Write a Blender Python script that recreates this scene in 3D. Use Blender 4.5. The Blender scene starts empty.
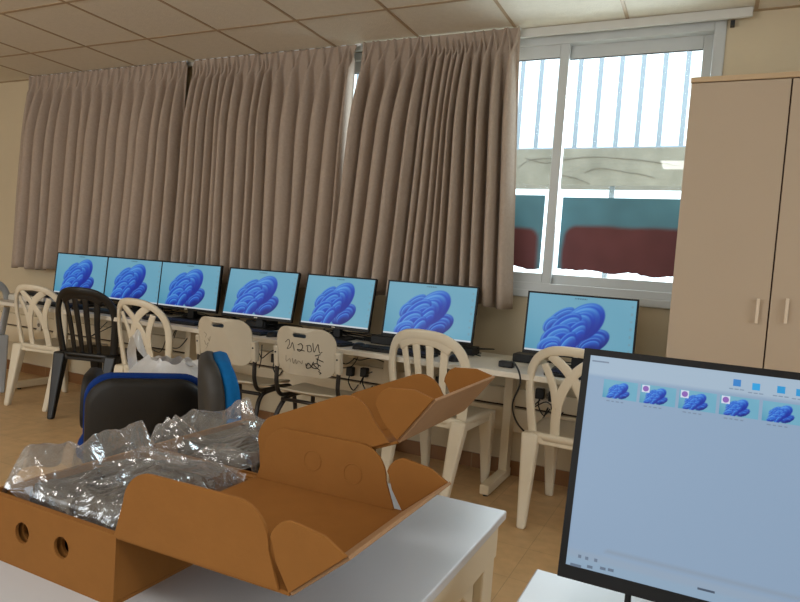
import bpy, math, random
from mathutils import Vector, Matrix, noise
random.seed(7)
scene = bpy.context.scene
COL = scene.collection
PI = math.pi
CZ = 1.165            # camera height above the floor
# ------------------------------------------------------------------ camera
F = 640.25
CR = Vector((0.898, 0.434, 0.072)).normalized()
CF = Vector((-0.432, 0.901, -0.052)).normalized()
CU = CR.cross(CF).normalized(); CR = CF.cross(CU).normalized()
cam_d = bpy.data.cameras.new('camera'); cam = bpy.data.objects.new('camera', cam_d); COL.objects.link(cam)
m = Matrix((( CR.x, CU.x, -CF.x, 0), (CR.y, CU.y, -CF.y, 0), (CR.z, CU.z, -CF.z, CZ), (0, 0, 0, 1)))
cam.matrix_world = m
cam_d.sensor_fit = 'HORIZONTAL'; cam_d.sensor_width = 36; cam_d.lens = 36 * F / 800
cam_d.clip_start = 0.02
scene.camera = cam
def at(px, py, y):
    d = CF * F + CR * (px - 400) + CU * (301 - py)
    d = d * (y / d.y)
    return Vector((d.x, d.y, d.z + CZ))

# ------------------------------------------------------------------ materials
def lin(c):
    return tuple(((x / 255) / 12.92 if x / 255 <= .04045 else ((x / 255 + .055) / 1.055) ** 2.4) for x in c)
def mat(name, rgb, rough=.6, spec=.4, metal=0, noise_amt=0, noise_scale=8, bump=0, bump_scale=40, coat=0):
    mt = bpy.data.materials.new(name); mt.use_nodes = True
    nt = mt.node_tree; b = nt.nodes['Principled BSDF']
    c = lin(rgb)
    b.inputs['Base Color'].default_value = (*c, 1); b.inputs['Roughness'].default_value = rough
    b.inputs['Specular IOR Level'].default_value = spec; b.inputs['Metallic'].default_value = metal
    b.inputs['Coat Weight'].default_value = coat
    tc = nt.nodes.new('ShaderNodeTexCoord')
    if noise_amt:
        n = nt.nodes.new('ShaderNodeTexNoise'); n.inputs['Scale'].default_value = noise_scale; n.inputs['Detail'].default_value = 6
        nt.links.new(tc.outputs['Object'], n.inputs['Vector'])
        r = nt.nodes.new('ShaderNodeValToRGB')
        r.color_ramp.elements[0].position = .3; r.color_ramp.elements[1].position = .7
        r.color_ramp.elements[0].color = (*[x * (1 - noise_amt) for x in c], 1)
        r.color_ramp.elements[1].color = (*[min(1, x * (1 + noise_amt)) for x in c], 1)
        nt.links.new(n.outputs['Fac'], r.inputs['Fac']); nt.links.new(r.outputs['Color'], b.inputs['Base Color'])
    if bump:
        n2 = nt.nodes.new('ShaderNodeTexNoise'); n2.inputs['Scale'].default_value = bump_scale; n2.inputs['Detail'].default_value = 4
        nt.links.new(tc.outputs['Object'], n2.inputs['Vector'])
        bp = nt.nodes.new('ShaderNodeBump'); bp.inputs['Strength'].default_value = bump; bp.inputs['Distance'].default_value = .01
        nt.links.new(n2.outputs['Fac'], bp.inputs['Height']); nt.links.new(bp.outputs['Normal'], b.inputs['Normal'])
    return mt
def film_mat(name, rgb, opacity, rough=.12, gloss=.25, bump=.4, bscale=30):
    """thin translucent plastic sheet"""
    mt = bpy.data.materials.new(name); mt.use_nodes = True; nt = mt.node_tree
    nt.nodes.remove(nt.nodes['Principled BSDF']); out = nt.nodes['Material Output']
    tr = nt.nodes.new('ShaderNodeBsdfTransparent'); df = nt.nodes.new('ShaderNodeBsdfDiffuse'); tl = nt.nodes.new('ShaderNodeBsdfTranslucent')
    gl = nt.nodes.new('ShaderNodeBsdfGlossy'); gl.inputs['Roughness'].default_value = rough
    c = (*lin(rgb), 1)
    df.inputs['Color'].default_value = c; tl.inputs['Color'].default_value = c; gl.inputs['Color'].default_value = (1, 1, 1, 1)
    m0 = nt.nodes.new('ShaderNodeMixShader'); m0.inputs[0].default_value = .45
    nt.links.new(df.outputs[0], m0.inputs[1]); nt.links.new(tl.outputs[0], m0.inputs[2])
    m1 = nt.nodes.new('ShaderNodeMixShader'); m1.inputs[0].default_value = opacity
    nt.links.new(tr.outputs[0], m1.inputs[1]); nt.links.new(m0.outputs[0], m1.inputs[2])
    lw = nt.nodes.new('ShaderNodeLayerWeight'); lw.inputs['Blend'].default_value = .35
    mu = nt.nodes.new('ShaderNodeMath'); mu.operation = 'MULTIPLY_ADD'; mu.inputs[1].default_value = .5; mu.inputs[2].default_value = gloss
    mu.use_clamp = True
    nt.links.new(lw.outputs['Fresnel'], mu.inputs[0])
    m2 = nt.nodes.new('ShaderNodeMixShader')
    nt.links.new(mu.outputs[0], m2.inputs[0]); nt.links.new(m1.outputs[0], m2.inputs[1]); nt.links.new(gl.outputs[0], m2.inputs[2])
    nt.links.new(m2.outputs[0], out.inputs['Surface'])
    if bump:
        tc = nt.nodes.new('ShaderNodeTexCoord'); n2 = nt.nodes.new('ShaderNodeTexNoise'); n2.inputs['Scale'].default_value = bscale; n2.inputs['Detail'].default_value = 3
        n2.inputs['Distortion'].default_value = 1.2
        nt.links.new(tc.outputs['Object'], n2.inputs['Vector'])
        bp = nt.nodes.new('ShaderNodeBump'); bp.inputs['Strength'].default_value = bump; bp.inputs['Distance'].default_value = .02
        nt.links.new(n2.outputs['Fac'], bp.inputs['Height'])
        for n in (gl, df): nt.links.new(bp.outputs['Normal'], n.inputs['Normal'])
    return mt
def screen_mat(name, strength=1.0):
    mt = bpy.data.materials.new(name); mt.use_nodes = True; nt = mt.node_tree; b = nt.nodes['Principled BSDF']
    a = nt.nodes.new('ShaderNodeVertexColor'); a.layer_name = 'Col'
    b.inputs['Base Color'].default_value = (.01, .01, .012, 1); b.inputs['Roughness'].default_value = .35
    b.inputs['Specular IOR Level'].default_value = .3
    nt.links.new(a.outputs['Color'], b.inputs['Emission Color']); b.inputs['Emission Strength'].default_value = strength
    return mt
def floor_mat():
    mt = bpy.data.materials.new('terrazzo_floor'); mt.use_nodes = True; nt = mt.node_tree; b = nt.nodes['Principled BSDF']
    tc = nt.nodes.new('ShaderNodeTexCoord')
    br = nt.nodes.new('ShaderNodeTexBrick'); br.offset = 0; br.squash = 1
    br.inputs['Scale'].default_value = 1; br.inputs['Brick Width'].default_value = .3; br.inputs['Row Height'].default_value = .3
    br.inputs['Mortar Size'].default_value = .0016
    c = lin((214, 178, 130))
    br.inputs['Color1'].default_value = (*c, 1); br.inputs['Color2'].default_value = (*[x * .93 for x in c], 1)
    br.inputs['Mortar'].default_value = (*[x * .72 for x in c], 1)
    nt.links.new(tc.outputs['Object'], br.inputs['Vector'])
    n = nt.nodes.new('ShaderNodeTexNoise'); n.inputs['Scale'].default_value = 14; n.inputs['Detail'].default_value = 8
    nt.links.new(tc.outputs['Object'], n.inputs['Vector'])
    r = nt.nodes.new('ShaderNodeValToRGB'); r.color_ramp.elements[0].color = (.72, .72, .72, 1); r.color_ramp.elements[1].color = (1.15, 1.15, 1.15, 1)
    nt.links.new(n.outputs['Fac'], r.inputs['Fac'])
    mx = nt.nodes.new('ShaderNodeMix'); mx.data_type = 'RGBA'; mx.blend_type = 'MULTIPLY'; mx.inputs[0].default_value = 1
    nt.links.new(br.outputs['Color'], mx.inputs[6]); nt.links.new(r.outputs['Color'], mx.inputs[7])
    nt.links.new(mx.outputs[2], b.inputs['Base Color'])
    b.inputs['Roughness'].default_value = .42; b.inputs['Specular IOR Level'].default_value = .35
    return mt
def baseboard_mat():
    mt = bpy.data.materials.new('baseboard_tile'); mt.use_nodes = True; nt = mt.node_tree; b = nt.nodes['Principled BSDF']
    tc = nt.nodes.new('ShaderNodeTexCoord'); sx = nt.nodes.new('ShaderNodeSeparateXYZ'); nt.links.new(tc.outputs['Object'], sx.inputs[0])
    md = nt.nodes.new('ShaderNodeMath'); md.operation = 'FRACT'
    sc = nt.nodes.new('ShaderNodeMath'); sc.operation = 'MULTIPLY'; sc.inputs[1].default_value = 1 / .3
    nt.links.new(sx.outputs[0], sc.inputs[0]); nt.links.new(sc.outputs[0], md.inputs[0])
    r = nt.nodes.new('ShaderNodeValToRGB'); r.color_ramp.interpolation = 'CONSTANT'
    r.color_ramp.elements[0].color = (*lin((150, 118, 82)), 1); r.color_ramp.elements[1].color = (*lin((136, 96, 60)), 1); r.color_ramp.elements[1].position = .02
    nt.links.new(md.outputs[0], r.inputs[0]); nt.links.new(r.outputs[0], b.inputs['Base Color']); b.inputs['Roughness'].default_value = .4
    return mt
M = {}
M['wall'] = mat('cream_wall', (206, 192, 164), .8, .2, noise_amt=.03, noise_scale=3, bump=.15, bump_scale=60)
M['ceil'] = mat('ceiling_tile', (222, 216, 202), .9, .1, noise_amt=.03, noise_scale=30, bump=.3, bump_scale=120)
M['tbar'] = mat('ceiling_bar', (172, 150, 122), .5, .3)
M['floor'] = floor_mat(); M['base'] = baseboard_mat()
M['alu'] = mat('white_aluminium', (192, 196, 196), .4, .4)
M['rubber'] = mat('dark_gasket', (40, 42, 44), .6)
M['curtain'] = mat('taupe_curtain', (174, 158, 144), .9, .1, noise_amt=.05, noise_scale=60, bump=.15, bump_scale=300)
M['track'] = mat('white_track', (205, 205, 200), .45)
M['glide'] = mat('header_tape', (225, 228, 232), .7)
M['desk'] = mat('cream_laminate', (218, 210, 194), .45, .4, noise_amt=.02, noise_scale=5)
M['dmetal'] = mat('cream_metal', (222, 208, 180), .45, .4)
M['table'] = mat('white_laminate', (196, 199, 204), .38, .45, noise_amt=.02, noise_scale=4)
M['tmetal'] = mat('table_frame', (216, 205, 182), .5, .35)
M['cab'] = mat('beige_melamine', (188, 170, 148), .55, .35, noise_amt=.012, noise_scale=3)
M['cabtop'] = mat('cabinet_top', (200, 174, 140), .5, .35)
M['gap'] = mat('dark_gap', (60, 35, 25), .9)
M['handle'] = mat('pale_handle', (226, 210, 188), .4)
M['black'] = mat('black_plastic', (22, 22, 23), .45, .4)
M['blackg'] = mat('black_gloss', (10, 10, 12), .12, .6)
M['bezel'] = mat('monitor_bezel', (15, 15, 17), .5, .3)
M['key'] = mat('key_caps', (38, 38, 40), .5, .35)
M['wplast'] = mat('white_chair_plastic', (216, 206, 184), .42, .45, noise_amt=.03, noise_scale=6)
M['gplast'] = mat('grey_chair_plastic', (176, 182, 188), .42, .45)
M['bplast'] = mat('black_chair_plastic', (16, 16, 15), .38, .45)
M['shell'] = mat('grey_shell_plastic', (186, 176, 156), .5, .35, noise_amt=.04, noise_scale=10)
M['tube'] = mat('dark_tube', (30, 26, 24), .35, .5)
M['ink'] = mat('marker_ink', (28, 26, 26), .7)
M['ink2'] = mat('faded_ink', (128, 120, 108), .7)
M['card'] = mat('cardboard', (138, 92, 45), .85, .12, noise_amt=.035, noise_scale=26, bump=.05, bump_scale=90)
M['cardin'] = mat('cardboard_edge', (150, 110, 66), .9, .1)
M['cardgray'] = mat('cardboard_outside', (156, 122, 90), .85, .12, noise_amt=.03, noise_scale=20)
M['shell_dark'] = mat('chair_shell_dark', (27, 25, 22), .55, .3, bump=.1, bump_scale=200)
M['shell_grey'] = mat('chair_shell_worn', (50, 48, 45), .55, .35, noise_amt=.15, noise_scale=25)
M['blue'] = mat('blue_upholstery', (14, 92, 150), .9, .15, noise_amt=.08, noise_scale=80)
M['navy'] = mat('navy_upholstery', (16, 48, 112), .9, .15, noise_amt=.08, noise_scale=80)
M['bag'] = film_mat('clear_poly_bag', (240, 242, 244), .15, .06, .08, .25, 30)
M['sack'] = film_mat('white_carrier_bag', (244, 243, 240), .72, .3, .04, .4, 22)
M['paper'] = mat('white_paper', (232, 230, 224), .8, .2)
M['conc'] = mat('concrete', (142, 138, 128), .9, .1, noise_amt=.16, noise_scale=5, bump=.3, bump_scale=12)
M['patch'] = mat('paint_patch', (172, 166, 146), .9)
M['rail'] = mat('grey_steel', (150, 164, 178), .5, .4)
M['socket'] = mat('socket_white', (222, 214, 198), .45)
M['screen'] = screen_mat('screen_wallpaper', .62); M['nscreen'] = screen_mat('screen_window', .80)
M['cable'] = mat('cable', (20, 20, 20), .5)
M['tube_lamp'] = mat('lamp_body', (230, 228, 220), .5)
gl = bpy.data.materials.new('window_glass'); gl.use_nodes = True; nt = gl.node_tree; nt.nodes.remove(nt.nodes['Principled BSDF'])
_t = nt.nodes.new('ShaderNodeBsdfTransparent'); _g = nt.nodes.new('ShaderNodeBsdfGlossy'); _g.inputs['Roughness'].default_value = .02
_t.inputs['Color'].default_value = (.93, .97, .97, 1)
_x = nt.nodes.new('ShaderNodeMixShader'); _x.inputs[0].default_value = .03
nt.links.new(_t.outputs[0], _x.inputs[1]); nt.links.new(_g.outputs[0], _x.inputs[2]); nt.links.new(_x.outputs[0], nt.nodes['Material Output'].inputs['Surface'])
M['glass'] = gl
def sheet_mat():
    """teal sheet with a dark red rounded shape printed on it (object coords, metres)"""
    mt = bpy.data.materials.new('teal_sheet'); mt.use_nodes = True; nt = mt.node_tree; b = nt.nodes['Principled BSDF']
    a = nt.nodes.new('ShaderNodeVertexColor'); a.layer_name = 'Col'
    nt.links.new(a.outputs['Color'], b.inputs['Base Color']); b.inputs['Roughness'].default_value = .7
    tl = nt.nodes.new('ShaderNodeBsdfTranslucent'); nt.links.new(a.outputs['Color'], tl.inputs['Color'])
    mx = nt.nodes.new('ShaderNodeMixShader'); mx.inputs[0].default_value = .17
    nt.links.new(b.outputs[0], mx.inputs[1]); nt.links.new(tl.outputs[0], mx.inputs[2])
    nt.links.new(mx.outputs[0], nt.nodes['Material Output'].inputs['Surface'])
    return mt
M['sheet'] = sheet_mat()

# ------------------------------------------------------------------ mesh builder
class MB:
    def __init__(s): s.v = []; s.f = []
    def add(s, vs, fs):
        o = len(s.v); s.v += [Vector(v) for v in vs]; s.f += [[i + o for i in f] for f in fs]; return s
    def box(s, c, d, R=None):
        c = Vector(c); h = [x / 2 for x in d]
        vs = [Vector((sx * h[0], sy * h[1], sz * h[2])) for sx in (-1, 1) for sy in (-1, 1) for sz in (-1, 1)]
        if R is not None: vs = [R @ v for v in vs]
        return s.add([v + c for v in vs], [(0, 1, 3, 2), (4, 6, 7, 5), (0, 4, 5, 1), (2, 3, 7, 6), (0, 2, 6, 4), (1, 5, 7, 3)])
    def b2(s, lo, hi):
        return s.box([(a + b) / 2 for a, b in zip(lo, hi)], [b - a for a, b in zip(lo, hi)])
    def taper(s, p0, p1, a0, a1):
        """box-section bar from p0 to p1 with section sizes a0, a1 (x,y)"""
        vs = []
        for p, a in ((p0, a0), (p1, a1)):
            for sx, sy in ((-1, -1), (1, -1), (1, 1), (-1, 1)): vs.append(Vector(p) + Vector((sx * a[0] / 2, sy * a[1] / 2, 0)))
        return s.add(vs, [(0, 3, 2, 1), (4, 5, 6, 7)] + [(i, (i + 1) % 4, (i + 1) % 4 + 4, i + 4) for i in range(4)])
    def tube(s, pts, r, n=8, cap=True):
        pts = [Vector(p) for p in pts]; rings = []; up = None
        for i, p in enumerate(pts):
            t = (pts[min(i + 1, len(pts) - 1)] - pts[max(i - 1, 0)])
            if t.length < 1e-9: t = Vector((0, 0, 1))
            t.normalize()
            if up is None: up = t.orthogonal().normalized()
            up = (up - t * up.dot(t)); up = up.normalized() if up.length > 1e-6 else t.orthogonal().normalized()
            w = t.cross(up); rr = r[i] if isinstance(r, (list, tuple)) else r
            rings.append([p + (up * math.cos(2 * PI * k / n) + w * math.sin(2 * PI * k / n)) * rr for k in range(n)])
        vs = [v for q in rings for v in q]; fs = []
        for i in range(len(rings) - 1):
            for k in range(n): fs.append((i * n + k, i * n + (k + 1) % n, (i + 1) * n + (k + 1) % n, (i + 1) * n + k))
        if cap: fs += [tuple(reversed(range(n))), tuple((len(rings) - 1) * n + k for k in range(n))]
        return s.add(vs, fs)
    def strip(s, pts, nrm, w, t, n=10):
        """flat rounded bar along pts; nrm = function(i)->surface normal; w, t numbers or lists"""
        pts = [Vector(p) for p in pts]; vs = []; fs = []; L = len(pts)
        for i, p in enumerate(pts):
            T = (pts[min(i + 1, L - 1)] - pts[max(i - 1, 0)]).normalized(); N = nrm(i); N = (N - T * N.dot(T)).normalized(); B = T.cross(N)
            ww = w[i] if isinstance(w, (list, tuple)) else w
            for k in range(n):
                a = 2 * PI * (k + .5) / n; ca, sa = math.cos(a), math.sin(a)
                e = lambda q: math.copysign(abs(q) ** .45, q)
                vs.append(p + B * e(ca) * ww / 2 + N * e(sa) * t / 2)
        for i in range(L - 1):
            for k in range(n): fs.append((i * n + k, i * n + (k + 1) % n, (i + 1) * n + (k + 1) % n, (i + 1) * n + k))
        fs += [tuple(reversed(range(n))), tuple((L - 1) * n + k for k in range(n))]
        return s.add(vs, fs)
    def prism(s, outline, mtx, t):
        """outline in local xy, extruded by t along local z, placed by mtx"""
        n = len(outline)
        vs = [mtx @ Vector((x, y, 0)) for x, y in outline] + [mtx @ Vector((x, y, t)) for x, y in outline]
        return s.add(vs, [tuple(reversed(range(n))), tuple(range(n, 2 * n))] + [(i, (i + 1) % n, (i + 1) % n + n, i + n) for i in range(n)])
    def lathe(s, prof, c=(0, 0, 0), n=20):
        vs = []; fs = []; c = Vector(c)
        for r, z in prof:
            for k in range(n): vs.append(c + Vector((r * math.cos(2 * PI * k / n), r * math.sin(2 * PI * k / n), z)))
        for i in range(len(prof) - 1):
            for k in range(n): fs.append((i * n + k, i * n + (k + 1) % n, (i + 1) * n + (k + 1) % n, (i + 1) * n + k))
        fs += [tuple(reversed(range(n))), tuple((len(prof) - 1) * n + k for k in range(n))]
        return s.add(vs, fs)
    def grid(s, nu, nv, fn, double=0):
        vs = [fn(i / (nu - 1), j / (nv - 1)) for j in range(nv) for i in range(nu)]
        return s.add(vs, [(j * nu + i, j * nu + i + 1, (j + 1) * nu + i + 1, (j + 1) * nu + i) for j in range(nv - 1) for i in range(nu - 1)])
    def holed(s, x0, x1, z0, z1, cx, cz, r, mtx, t, n=32):
        """rectangle with a round hole, in local xy, thickness t"""
        out = []; inn = []
        for k in range(n):
            a = 2 * PI * k / n; ca, sa = math.cos(a), math.sin(a)
            tx = ((x1 - cx) if ca > 0 else (cx - x0)) / max(abs(ca), 1e-6); tz = ((z1 - cz) if sa > 0 else (cz - z0)) / max(abs(sa), 1e-6)
            q = min(tx, tz); out.append((cx + ca * q, cz + sa * q)); inn.append((cx + ca * r, cz + sa * r))
        # snap nearest outline points to the corners
        for X in (x0, x1):
            for Z in (z0, z1):
                k = min(range(n), key=lambda i: (out[i][0] - X) ** 2 + (out[i][1] - Z) ** 2); out[k] = (X, Z)
        P = [mtx @ Vector((x, y, z)) for z in (0, t) for (x, y) in out + inn]
        fs = []
        for k in range(n):
            j = (k + 1) % n
            fs += [(k, n + k, n + j, j), (2 * n + k, 2 * n + j, 3 * n + j, 3 * n + k), (n + k, 3 * n + k, 3 * n + j, n + j), (k, j, 2 * n + j, 2 * n + k)]
        return s.add(P, fs)
    def build(s, name, material, parent=None, bevel=0, smooth=False, subsurf=0, solid=0, seg=2, loc=None):
        me = bpy.data.meshes.new(name); me.from_pydata([tuple(v) for v in s.v], [], s.f); me.update(); me.validate()
        me.materials.append(material)
        import bmesh
        bm = bmesh.new(); bm.from_mesh(me); bmesh.ops.recalc_face_normals(bm, faces=bm.faces); bm.to_mesh(me); bm.free()
        if smooth:
            me.polygons.foreach_set('use_smooth', [True] * len(me.polygons))
        o = bpy.data.objects.new(name, me); COL.objects.link(o)
        if parent is not None: o.parent = parent
        if loc is not None: o.location = loc
        if solid:
            q = o.modifiers.new('solid', 'SOLIDIFY'); q.thickness = solid; q.offset = 0
        if bevel:
            q = o.modifiers.new('bevel', 'BEVEL'); q.width = bevel; q.segments = seg; q.limit_method = 'ANGLE'; q.angle_limit = math.radians(40)
        if subsurf:
            q = o.modifiers.new('sub', 'SUBSURF'); q.levels = subsurf; q.render_levels = subsurf
        return o
def tag(o, label=None, cat=None, group=None, kind=None):
    if label: o['label'] = label
    if cat: o['category'] = cat
    if group: o['group'] = group
    if kind: o['kind'] = kind
    return o
def thing(name, loc, rz, label, cat, group=None):
    o = bpy.data.objects.new(name, None); COL.objects.link(o); o.empty_display_size = .05
    o.location = loc; o.rotation_euler = (0, 0, rz); return tag(o, label, cat, group)
def copy_tree(o, parent=None):
    c = o.copy(); COL.objects.link(c)
    if parent is not None: c.parent = parent
    for ch in list(o.children): copy_tree(ch, c)
    return c
def struct(name, mb, m_, **k):
    return tag(mb.build(name, m_, **k), kind='structure')
def rrect(w, h, r, n=6, cx=0, cy=0):
    pts = []
    for qx, qy, a0 in ((1, 1, 0), (-1, 1, 90), (-1, -1, 180), (1, -1, 270)):
        for k in range(n + 1):
            a = math.radians(a0 + 90 * k / n)
            pts.append((cx + qx * (w / 2 - r) + r * math.cos(a), cy + qy * (h / 2 - r) + r * math.sin(a)))
    return pts
def smooth_pts(P, n=6, closed=False):
    """Catmull-Rom through P"""
    P = [Vector(p) for p in P]; out = []
    L = len(P)
    for i in range(L - 1):
        p0, p1, p2, p3 = P[max(i - 1, 0)], P[i], P[i + 1], P[min(i + 2, L - 1)]
        for k in range(n):
            t = k / n
            out.append(.5 * ((2 * p1) + (p2 - p0) * t + (2 * p0 - 5 * p1 + 4 * p2 - p3) * t * t + (3 * p1 - p0 - 3 * p2 + p3) * t ** 3))
    return out + [P[-1]]

# ------------------------------------------------------------------ room shell
XL, XR, YB, YW, ZC = -7.2, 2.6, -3.0, 3.66, 2.565
struct('floor', MB().b2((XL - .2, YB - .2, -.1), (XR + .2, YW + .25, 0)), M['floor'])
struct('ceiling', MB().b2((XL - .2, YB - .2, ZC), (XR + .2, YW + .25, ZC + .1)), M['ceil'])
g = MB()
x = -4.712 - .6 * 4
while x < XR: g.b2((x - .009, YB, ZC - .0035), (x + .009, YW, ZC + .002)); x += .6
y = 3.14
while y > YB: g.b2((XL, y - .009, ZC - .003), (XR, y + .009, ZC + .002)); y -= .6
g.b2((XL, YW - .022, ZC - .004), (XR, YW, ZC + .001))
struct('trim_1', g, M['tbar'])
# window wall with its opening
WX0, WX1, WZ0, WZ1 = -2.32, -.035, CZ - .085, CZ + 1.372
w = MB()
w.b2((XL, YW, 0), (WX0, YW + .2, ZC)); w.b2((WX1, YW, 0), (XR, YW + .2, ZC))
w.b2((WX0, YW, 0), (WX1, YW + .2, WZ0)); w.b2((WX0, YW, WZ1), (WX1, YW + .2, ZC))
struct('wall_front', w, M['wall'])
struct('wall_left', MB().b2((XL - .2, YB, 0), (XL, YW + .2, ZC)), M['wall'])
w = MB(); BW = ((-1.0, 2.2), (.95, 2.2))       # added window opening in the right wall: y range, z range
w.b2((XR, YB, 0), (XR + .2, BW[0][0], ZC)); w.b2((XR, BW[0][1], 0), (XR + .2, YW + .2, ZC))
w.b2((XR, BW[0][0], 0), (XR + .2, BW[0][1], BW[1][0])); w.b2((XR, BW[0][0], BW[1][1]), (XR + .2, BW[0][1], ZC))
struct('wall_right', w, M['wall'])
w = MB(); KW = ((-5.6, -.2), (.95, 2.2))  # added window opening for the back fill light: x range, z range
w.b2((XL, YB - .2, 0), (KW[0][0], YB, ZC)); w.b2((KW[0][1], YB - .2, 0), (XR, YB, ZC))
w.b2((KW[0][0], YB - .2, 0), (KW[0][1], YB, KW[1][0])); w.b2((KW[0][0], YB - .2, KW[1][1]), (KW[0][1], YB, ZC))
struct('wall_back', w, M['wall'])
struct('baseboard_front', MB().b2((XL, YW - .012, 0), (XR, YW, .085)), M['base'])
struct('baseboard_left', MB().b2((XL, YB, 0), (XL + .012, YW - .012, .085)), M['base'])

# window in view: frame, two sliding sashes
wf = bpy.data.objects.new('window_1', None); COL.objects.link(wf); wf['kind'] = 'structure'
fr = MB(); d0, d1 = YW - .012, YW + .09
T = .055
fr.b2((WX0, d0, WZ0), (WX0 + T, d1, WZ1)); fr.b2((WX1 - T, d0, WZ0), (WX1, d1, WZ1))
fr.b2((WX0 + T, d0 + .001, WZ1 - T), (WX1 - T, d1 - .001, WZ1)); fr.b2((WX0 + T, d0 + .001, WZ0), (WX1 - T, d1 - .001, WZ0 + .055))
fr.b2((WX0 - .02, d0 - .014, WZ0 - .03), (WX1 + .02, d0 - .0005, WZ0 + .012))
fr.build('window_frame', M['alu'], wf, bevel=.004)
def sash(x0, x1, yy, name):
    s = MB(); z0, z1 = WZ0 + .05, WZ1 - .05; t = .052
    s.b2((x0, yy, z0), (x0 + t, yy + .032, z1)); s.b2((x1 - t, yy, z0), (x1, yy + .032, z1))
    s.b2((x0 + t, yy + .001, z0), (x1 - t, yy + .031, z0 + .06)); s.b2((x0 + t, yy + .001, z1 - .075), (x1 - t, yy + .031, z1))
    so = s.build(name, M['alu'], wf, bevel=.004)
    MB().b2((x0 + .04, yy + .013, z0 + .03), (x1 - .04, yy + .019, z1 - .06)).build('pane', M['glass'], so)
    q = MB(); q.b2((x0 + t + .001, yy + .004, z1 - .080), (x1 - t - .001, yy + .012, z1 - .0755)); q.build('gasket', M['rubber'], so)
    return so
MX = -.845
sash(WX0 + .05, MX + .028, YW + .005, 'sash')
sash(MX - .028, WX1 - .05, YW + .045, 'sash')
# unseen back and right windows, added to house the fill area lights
def plain_window(name, lo, hi, axis):
    o = bpy.data.objects.new(name, None); COL.objects.link(o); o['kind'] = 'structure'
    f = MB(); t = .06
    (a0, a1), (z0, z1), c = lo, hi, axis[1]
    def bb(p0, p1, q0, q1):
        if axis[0] == 'y': f.b2((p0, c - .1, q0), (p1, c - .03, q1))
        else: f.b2((c + .03, p0, q0), (c + .1, p1, q1))
    bb(a0, a0 + t, z0, z1); bb(a1 - t, a1, z0, z1); bb(a0, a1, z0, z0 + t); bb(a0, a1, z1 - t, z1); mid = (a0 + a1) / 2; bb(mid - .03, mid + .03, z0, z1)
    f.build('window_frame', M['alu'], o)
plain_window('fill_window_back', KW[0], KW[1], ('y', YB)); plain_window('fill_window_right', BW[0], BW[1], ('x', XR))

# ------------------------------------------------------------------ things behind the window glass
def sheet(x0, x1, z0, z1, yy, redbox, label, seed):
    rnd = random.Random(seed); nx, nz = 70, 46; mb = MB(); cols = []
    def fn(u, v):
        x = x0 + (x1 - x0) * u
        lo = z0 + .016 * noise.noise(Vector((x * 9, seed, 0))) + .007 * noise.noise(Vector((x * 40, seed, 2))) + .01 * (1 - u)
        return Vector((x, yy + .0008 * noise.noise(Vector((x * 5, v * 3, seed))), lo + (z1 - lo) * v))
    mb.grid(nx, nz, fn)
    o = mb.build('window_sheet', M['sheet'], solid=.002)
    ca = o.data.color_attributes.new('Col', 'FLOAT_COLOR', 'POINT')
    for i, vtx in enumerate(o.data.vertices):
        X, Z = vtx.co.x, vtx.co.z
        bx0, bx1, bz1, r = redbox
        dx = max(bx0 + r - X, X - (bx1 - r), 0); dz = max(Z - (bz1 - r), 0)
        d = math.hypot(dx, dz) - r + .012 * noise.noise(Vector((X * 6, Z * 6, 3)))
        k = min(1, max(0, .5 - d / .024))
        teal = lin((108, 160, 176)); red = lin((124, 76, 79))
        n_ = 1 + .14 * noise.noise(Vector((X * 9, Z * 9, seed)))
        ca.data[i].color = (*[(a * (1 - k) + b * k) * n_ for a, b in zip(teal, red)], 1)
    return tag(o, label, 'sheet', 'coloured sheets covering the lower window panes')
sheet(-.795, -.125, CZ + .05, CZ + .468, YW + .052, (-.775, -.10, CZ + .31, .07), 'wide teal sheet with dark red rounded shape covering the right window pane', 3)
sheet(-1.75, -.888, CZ + .052, CZ + .472, YW + .012, (-1.5, -.91, CZ + .28, .06), 'teal and dark red sheet on left window pane beside the curtain edge', 5)
# concrete parapet beam with steel railing outside
YO = 5.5
bo = thing('concrete_beam', (0, YO, CZ + .795), 0, 'cracked grey concrete parapet beam outside the window under the railing', 'beam')
def beamfn(u, v):
    ring = [(0, 0), (0, .31), (.35, .31), (.35, 0)]
    return None
bm_ = MB()
NX = 60
for s_ in range(1):
    bm_.grid(NX, 12, lambda u, v: Vector((-4.5 + 6.5 * u, -.006 * noise.noise(Vector((u * 40, v * 3, 0))), .305 * v + .012 * noise.noise(Vector((u * 30, 0, 5))) * (1 - v))))
bm_.b2((-4.5, .006, .012), (2.0, .35, .304))
bm_.build('beam_body', M['conc'], bo)
ck = MB()
for pts in ([(525, 158), (545, 163), (560, 160), (590, 157), (615, 158), (640, 160), (655, 162), (680, 166)], [(585, 172), (600, 168), (625, 172), (640, 174), (655, 178)], [(518, 168), (530, 160), (552, 158)], [(560, 175), (575, 178), (590, 184)]):
    P = []
    for q in pts:
        a = at(q[0], q[1], YO - .004); P.append(Vector((a.x, -.004, a.z - CZ - .795)))
    ck.tube(smooth_pts(P, 4), .0035, 5)
ck.build('crack', mat('crack_dark', (122, 116, 107), .9), bo)
ro = thing('railing', (0, YO + .18, CZ + 1.10), 0, 'grey steel bar railing above the concrete beam outside the window', 'railing')
rm = MB(); rm.tube([(-4.5, 0, .03), (2, 0, .03)], .018); rm.build('bottom_rail', M['rail'], ro)
MB().tube([(-4.5, 0, 1.0), (2, 0, 1.0)], .022).build('top_rail', M['rail'], ro)
bar = None
xs = [at(574.7, 142, YO + .18).x + .170 * (i - 20) for i in range(37)]
for i, xx in enumerate(xs):
    if bar is None:
        bar = MB().b2((-.019, -.006, .0), (.019, .006, 1.0)).build('bar', M['rail'], ro); o = bar
    else:
        o = bar.copy(); COL.objects.link(o); o.parent = ro
    o.location = (xx, 0, 0)
po = at(612, 190, YO + .1)
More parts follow.
